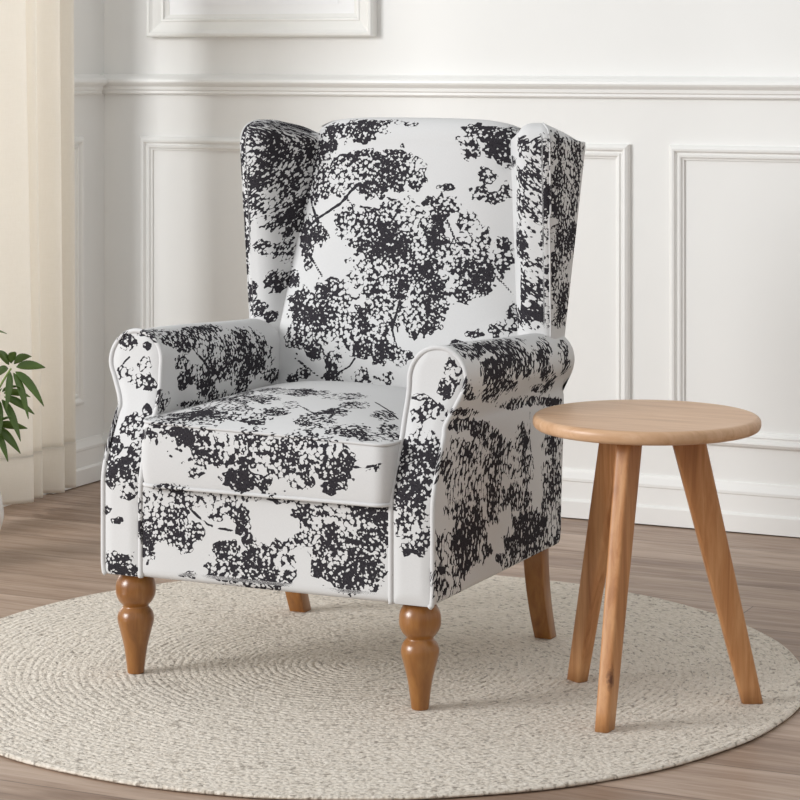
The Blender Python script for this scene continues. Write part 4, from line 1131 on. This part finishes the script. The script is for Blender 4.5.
# ---- seat cushion
CX0, CX1, CY0, CY1, CZ0, CZ1 = -0.241, 0.249, -0.352, 0.205, 0.356, 0.462
ol = resample(rounded_poly([(CX0, CY0), (CX1, CY0), (CX1, CY1), (CX0, CY1)], [0.022, 0.022, 0.03, 0.03], 7, 30), 0.0055, closed=True)
cc = np.array([(CX0 + CX1) / 2, (CY0 + CY1) / 2])
hw, hd = (CX1 - CX0) / 2, (CY1 - CY0) / 2
od = cc - ol; odn = od / np.linalg.norm(od, axis=1)[:, None]


def crown(xy, amp=0.043):
    u = np.clip(np.abs(xy[:, 0] - cc[0]) / hw, 0, 1); v = np.clip(np.abs(xy[:, 1] - cc[1]) / hd, 0, 1)
    return amp * (1 - u ** 2.6) * (1 - v ** 2.8)


rings = []
for f in np.linspace(0, 0.985, 50):
    q = cc + (ol - cc) * f
    rings.append(np.stack([q[:, 0], q[:, 1], CZ0 - 0.004 * (1 - f) * 0 + 0 * q[:, 0]], 1))
nb = 22
for t in np.linspace(0, 1, nb):
    bul = 0.006 * math.sin(math.pi * t) ** 0.6
    q = ol - odn * bul
    z = CZ0 + 0.003 + (CZ1 - CZ0 - 0.006) * t
    rings.append(np.stack([q[:, 0], q[:, 1], np.full(len(q), z)], 1))
for f in np.linspace(0.985, 0, 60):
    q = cc + (ol - cc) * f
    rings.append(np.stack([q[:, 0], q[:, 1], CZ1 + crown(q)], 1))
P = np.array(rings)
def ctilt(x, z):
    return 0.011 * np.clip(0.5 - 0.5 * (x - cc[0]) / hw, 0, 1) * np.clip((z - CZ0) / (CZ1 - CZ0), 0, 1)
P[:, :, 2] += ctilt(P[:, :, 0], P[:, :, 2])
du = np.zeros(P.shape[:2]); dv = np.zeros(P.shape[:2])
arc = np.concatenate([[0], np.cumsum(np.linalg.norm(np.diff(ol, axis=0), axis=1))])
for i in range(len(rings)):
    if i < 50 or i >= 50 + nb:
        du[i] = P[i, :, 0]; dv[i] = P[i, :, 1] * (1.25 if i >= 50 + nb else 1)
    else:
        du[i] = ol[:, 0]; dv[i] = ol[:, 1] - (P[i, :, 2] - CZ1) * -1.0
        side = np.abs(ol[:, 0] - cc[0]) > hw - 0.012
        du[i][side] = ol[side, 1]
cush = grid('seat_cushion', P, MAT['fabric'], chair, closed=True, co=(du, dv), key='cushion', co_off=(12, 3))
for kz, zz in (('cpipe_top', CZ1 - 0.0005), ('cpipe_bot', CZ0 + 0.002)):
    q = np.vstack([ol, ol[:1]]) - np.vstack([odn, odn[:1]]) * 0.0005
    grid('piping', tube_P(np.stack([q[:, 0], q[:, 1], zz + ctilt(q[:, 0], np.full(len(q), zz))], 1), 0.0028 if kz == 'cpipe_top' else 0.0036, 8), MAT['fabric'], cush, closed=True, key=kz, co_off=(1, 1))

# ---- backrest
def back_y(z):
    return 0.172 + (z - 0.45) * 0.205


def back_w(z):
    return 0.264 - 0.046 * smoothstep(z, 0.55, 0.98)


loop = []
for z in np.arange(0.40, 0.955, 0.0042):
    loop.append((back_y(z), z, 1))
yt = back_y(0.955)
R0 = 0.046
for a in np.radians(np.linspace(180, 0, 24)):
    loop.append((yt + R0 + R0 * math.cos(a), 0.957 + 0.049 * math.sin(a), 1 if a > math.pi / 2 else 0))
yrear = yt + 2 * R0
for z in np.linspace(0.95, 0.19, 60):
    loop.append((0.272 + (yrear - 0.272) * smoothstep(z, 0.35, 1.15) * 1.25 if z < 0.9 else yrear - (0.95 - z) * 0.28, z, 0))
for y in np.linspace(0.25, 0.19, 6):
    loop.append((y, 0.19 + (0.25 - y) * 0.1, 0))
for z in np.linspace(0.22, 0.395, 12):
    loop.append((0.19, z, 0))
loop = np.array(loop)
ts = np.linspace(-1, 1, 132)
P = np.zeros((len(ts), len(loop), 3))
for i, t in enumerate(ts):
    y, z = loop[:, 0].copy(), loop[:, 1].copy()
    w = back_w(z)
    fr = (loop[:, 2] > 0) * smoothstep(z, 0.40, 0.5)
    belly = np.sin(math.pi * np.clip((z - 0.42) / 0.56, 0, 1)) * (1 - t * t) * 0.018
    y = y + fr * (0.024 * abs(t) ** 5 - belly)
    z = z - smoothstep(z, 0.9, 1.0) * (0.004 * t * t + 0.016 * abs(t) ** 7)
    P[i] = np.stack([t * w, y, z], 1)
du, dv = arc_co(P)
x_co = P[:, :, 0]
backrest = grid('backrest', P, MAT['fabric'], chair, closed=True, co=(x_co, du), key='back', co_off=(15, 0))


# ---- wings
def make_wing(s, key):
    def section(z):
        t = float(np.clip((z - 0.56) / (0.95 - 0.56), -0.1, 1.0))
        L = lambda a, b: a + (b - a) * t
        e = 0.012 if s > 0 else 0.0
        pts = [(L(0.325, 0.332) + e, L(0.208, 0.178)), (L(0.322, 0.332) + e, L(0.278, 0.375)), (0.205, L(0.278, 0.373)),
               (L(0.236, 0.203), L(0.262, 0.315)), (L(0.268, 0.276), L(0.205, 0.180))]
        rr = rounded_poly(np.array(pts), [0.016, 0.012, 0.01, 0.01, 0.040], 10, 8)
        return rr
    rings = []
    zs = list(np.arange(0.55, 0.955, 0.0058))
    for z in zs:
        q = section(z)
        rings.append(np.stack([q[:, 0], q[:, 1], np.full(len(q), z)], 1))
    base = section(0.955)
    cen = np.array([0.284, 0.272])
    for tau in list(np.linspace(0.12, 0.9, 9)) + [0.95, 0.98, 0.995, 1.0]:
        f = (1 - tau ** 2.3) ** (1 / 2.3)
        q = cen + (base - cen) * np.array([f, f ** 0.85])
        z = 0.955 + 0.053 * tau
        rings.append(np.stack([q[:, 0], q[:, 1], z - np.clip(q[:, 1] - 0.21, -0.05, 0.2) * 0.20 * smoothstep(tau, 0, 0.8)], 1))
    P = np.array(rings)
    du, dv = arc_co(P)
    P[:, :, 0] *= s
    if s < 0:
        P = P[:, ::-1]; du = du[:, ::-1]; dv = dv[:, ::-1]
    w = grid('wing', P, MAT['fabric'], chair, closed=True, co=(du, dv), key=key, co_off=(18 + s, 2))
    # piping up the outer front edge
    path = []
    for z in np.arange(0.56, 0.957, 0.006):
        q = section(z)
        k = np.argmax(q[:, 0] * 1.0 - q[:, 1] * 1.0)
        path.append((q[k, 0], q[k, 1], z))
    for tau in np.linspace(0.1, 0.9, 10):
        f = (1 - tau ** 2.3) ** (1 / 2.3)
        q = cen + (base - cen) * np.array([f, f ** 0.85])
        k = np.argmax(q[:, 0] - q[:, 1])
        path.append((q[k, 0], q[k, 1], 0.955 + 0.053 * tau - max(-0.05, q[k, 1] - 0.21) * 0.2 * float(smoothstep(tau, 0, 0.8))))
    path = np.array(path); path[:, 0] *= s
    grid('piping', tube_P(path, 0.002, 8), MAT['fabric'], w, closed=True, key=key + '_pipe', co_off=(4, 4 + s))


make_wing(1, 'wing_r')
make_wing(-1, 'wing_l')

# ---- turned front legs and curved rear legs
LEG = [(0.0, 0.0), (0.0145, 0.0), (0.0155, 0.003), (0.0175, 0.020), (0.0215, 0.048), (0.0280, 0.075), (0.0325, 0.092), (0.0335, 0.102), (0.0310, 0.112),
       (0.0260, 0.119), (0.0235, 0.1225), (0.0250, 0.126), (0.0310, 0.133), (0.0358, 0.144), (0.0368, 0.156), (0.0350, 0.168), (0.030, 0.178), (0.024, 0.186), (0.022, 0.192)]
for x, y in ((-0.290, -0.285), (0.285, -0.290)):
    prof = np.vstack([[(0, 0.0)], smooth_profile(LEG[1:], 90), [(0, 0.192)]])
    grid('front_leg', lathe_P(prof, 40, (x, y, 0.0)), MAT['leg'], chair, closed=True)
for sx in (1, -1):
    rings = []
    x0 = 0.290 if sx > 0 else -0.246
    for t in np.linspace(0, 1, 22):
        z = 0.20 * t
        yc = 0.288 - 0.052 * (1 - (1 - t) ** 1.9)
        hx, hy = 0.0175 + 0.0025 * t, 0.0165 + 0.004 * t
        q = rounded_poly([(-hx, -hy), (hx, -hy), (hx, hy), (-hx, hy)], [0.003] * 4, 4, 1)
        rings.append(np.stack([x0 + q[:, 0], yc + q[:, 1], np.full(len(q), z)], 1))
    c0, c1 = rings[0].mean(0), rings[-1].mean(0)
    P = np.array([np.repeat(c0[None], len(q), 0)] + rings + [np.repeat(c1[None], len(q), 0)])
    o = grid('rear_leg', P, MAT['leg'], chair, closed=True, smooth=True)
    md = o.modifiers.new('split', 'EDGE_SPLIT'); md.split_angle = math.radians(40)

# ================================================================== SIDE TABLE
TC = (0.625, -0.094)
table = empty('side_table', (TC[0], TC[1], 0), 'small round wooden side table on three splayed legs, beside the armchair', 'table')
TR, TH, TT = 0.1986, 0.504, 0.0235
tp = [(0.0, TH - TT)] + [(r, TH - TT) for r in np.linspace(0.02, TR - 0.014, 8)]
for a in np.linspace(-math.pi / 2, math.pi / 2, 14):
    tp.append((TR - 0.010 + 0.010 * math.cos(a), TH - TT / 2 + (TT / 2) * np.sign(math.sin(a)) * abs(math.sin(a)) ** 0.8))
tp += [(r, TH) for r in np.linspace(TR - 0.013, 0.02, 8)] + [(0.0, TH)]
grid('tabletop', lathe_P(tp, 96), MAT['table_top'], table, closed=True)
RTOP = {149: 0.080, -93: 0.074, 28: 0.068}
for foot, ang_ in (((0.458, 0.006), 149), ((0.616, -0.280), -93), ((0.789, -0.007), 28)):
    f = np.array(foot) - np.array(TC)
    u = np.array([math.cos(math.radians(ang_)), math.sin(math.radians(ang_))]); v = np.array([-u[1], u[0]])
    rf = f @ u; vf = f @ v
    rings = []
    for t in np.linspace(0, 1, 16):
        z = (TH - TT + 0.001) * t
        rad = rf + (RTOP[ang_] - rf) * t; tan = vf * (1 - t)
        hd_, hw_ = 0.0185 + 0.0115 * t, 0.0125 + 0.0020 * t
        q = rounded_poly([(-hd_, -hw_), (hd_, -hw_), (hd_, hw_), (-hd_, hw_)], [0.006] * 4, 6, 2)
        xy = (rad + q[:, 0])[:, None] * u + (tan + q[:, 1])[:, None] * v
        rings.append(np.stack([xy[:, 0], xy[:, 1], np.full(len(q), z)], 1))
    c0, c1 = rings[0].mean(0), rings[-1].mean(0)
    P = np.array([np.repeat(c0[None], len(q), 0)] + rings + [np.repeat(c1[None], len(q), 0)])
    grid('leg', P, MAT['table_leg'], table, closed=True)

# ================================================================== CURTAIN
# folds run along the left wall; widths vary like gathered cloth
knots = [(0.56, 0.2), (0.60, 0.9), (0.67, 0), (0.74, 1), (0.83, 0.1), (0.93, 0.95), (0.956, 0.1), (0.988, 0.8), (1.03, 0.1), (1.078, 0.95), (1.112, 0.1), (1.152, 0.8), (1.178, 0.3)]
ky = np.array([k[0] for k in knots]); kd = np.array([k[1] for k in knots])
ys = np.linspace(ky[0], ky[-1], 420)
idx = np.clip(np.searchsorted(ky, ys) - 1, 0, len(ky) - 2)
tt = (ys - ky[idx]) / (ky[idx + 1] - ky[idx])
dd = kd[idx] + (kd[idx + 1] - kd[idx]) * (tt * tt * (3 - 2 * tt))
zs = np.concatenate([np.linspace(0.030, 0.14, 12), np.linspace(0.16, 2.45, 60)])
P = np.zeros((len(zs), len(ys), 3))
for i, z in enumerate(zs):
    sway = 0.006 * np.sin(z * 2.1 + ys * 9)
    P[i] = np.stack([-1.395 + 0.072 * dd * (0.8 + 0.2 * math.cos(z * 1.3)) + 0.3 * sway, ys + sway * 0.8, np.full(len(ys), z)], 1)
curt = empty('curtain', (-1.38, 0.87, 0.030), 'floor-length cream linen curtain hanging in folds at the left wall', 'curtain')
def under(o, root):
    o.data.transform(Matrix.Translation(-root.location)); o.parent = root; return o
cl = under(grid('curtain_panel', P[11:], MAT['curtain']), curt)
md = cl.modifiers.new('solid', 'SOLIDIFY'); md.thickness = 0.002
Ph = P[:13].copy(); Ph[:, :, 0] += 0.0015; Ph[12, :, 2] = 0.146
hm = under(grid('hem', Ph, MAT['hem']), curt)
md = hm.modifiers.new('solid', 'SOLIDIFY'); md.thickness = 0.002

# ================================================================== PLANT
plant = empty('potted_plant', (PLX, PLY, ZF), 'green umbrella plant in a white pot on the floor before the curtain', 'plant')
pp = [(0.0, 0.0), (0.042, 0.0), (0.054, 0.006), (0.080, 0.045), (0.096, 0.085), (0.100, 0.110), (0.095, 0.145), (0.086, 0.176), (0.081, 0.179), (0.077, 0.172), (0.081, 0.14), (0.0, 0.138)]
grid('pot', lathe_P(np.vstack([[(0, 0)], smooth_profile(pp[1:-1], 70), [(0, 0.138)]]), 64), MAT['pot'], plant, closed=True)
grid('soil', lathe_P([(0, 0.139), (0.03, 0.146), (0.06, 0.145), (0.081, 0.143), (0.0805, 0.13), (0.0, 0.129)], 40), MAT['soil'], plant, closed=True)


def leaflet(base, d, up, L, W, droop):
    """pointed oval leaflet with a folded midrib"""
    side = np.cross(d, up); side /= np.linalg.norm(side)
    up2 = np.cross(side, d)
    n = 9
    V, F = [], []
    for i in range(n):
        t = i / (n - 1)
        w = W * (math.sin(math.pi * min(1, t * 1.02) ** 0.85)) ** 0.8 * 0.5 + 0.0006
        c = base + d * L * t + np.array([0, 0, -1]) * droop * t * t * L
        V += [c - side * w + up2 * w * 0.35, c, c + side * w + up2 * w * 0.35]
    for i in range(n - 1):
        a = 3 * i
        F += [(a, a + 1, a + 4, a + 3), (a + 1, a + 2, a + 5, a + 4)]
    return V, F


def leaf_cluster(tip, axis, n, L, W, spread, V, F, seed):
    r = random.Random(seed)
    axis = np.array(axis, float); axis /= np.linalg.norm(axis)
    ref = np.array([0, 0, 1.0]) if abs(axis[2]) < 0.9 else np.array([1.0, 0, 0])
    e1 = np.cross(axis, ref); e1 /= np.linalg.norm(e1); e2 = np.cross(axis, e1)
    for k in range(n):
        a = TAU * k / n + r.uniform(-0.15, 0.15)
        d = axis * math.cos(spread) + (e1 * math.cos(a) + e2 * math.sin(a)) * math.sin(spread)
        ll = L * r.uniform(0.8, 1.1)
        v, f = leaflet(np.array(tip) + d * 0.012, d, axis, ll, W * r.uniform(0.85, 1.1), r.uniform(0.25, 0.65))
        i = len(V)
        V += v; F += [tuple(i + q for q in ff) for ff in f]


LV, LF = [], []
for i, (tip, ax, n, L, W, sp, curve) in enumerate(CLUSTERS):
    base = np.array([random.uniform(-0.02, 0.02), random.uniform(-0.02, 0.02), 0.14])
    tip = np.array(tip) - np.array([PLX, PLY, ZF])
    mid = base * 0.45 + tip * 0.55 + np.array([0, 0, curve])
    t = np.linspace(0, 1, 18)[:, None]
    path = (1 - t) ** 2 * base + 2 * t * (1 - t) * mid + t * t * tip
    grid('stem', tube_P(path, np.linspace(0.0042, 0.0022, 18), 8), MAT['stem'], plant, closed=True)
    leaf_cluster(tip, ax, n, L, W, sp, LV, LF, 40 + i)
fo = raw('foliage', LV, LF, MAT['leaf'], plant, smooth=True)
md = fo.modifiers.new('solid', 'SOLIDIFY'); md.thickness = 0.0008

# ================================================================== LIGHT
w = bpy.data.worlds.new('world'); sc.world = w
w.use_nodes = True
bg = w.node_tree.nodes['Background']
bg.inputs[0].default_value = (0.955, 0.98, 1.0, 1)
bg.inputs[1].default_value = WORLD


def area(name, loc, target, sx, sy, power, color=(1, 1, 1)):
    l = bpy.data.lights.new(name, 'AREA')
    l.shape = 'RECTANGLE'; l.size = sx; l.size_y = sy; l.energy = power; l.color = color
    o = bpy.data.objects.new(name, l)
    o.location = loc
    o.rotation_euler = (Vector(target) - Vector(loc)).to_track_quat('-Z', 'Y').to_euler()
    COL.objects.link(o)
    return o


for L_ in LAMPS:
    area(*L_)

vs = sc.view_settings
sc.display_settings.display_device = 'sRGB'
vs.view_transform = 'Standard'; vs.look = 'None'; vs.gamma = 1.0; vs.use_curve_mapping = False
vs.exposure = EXPOSURE
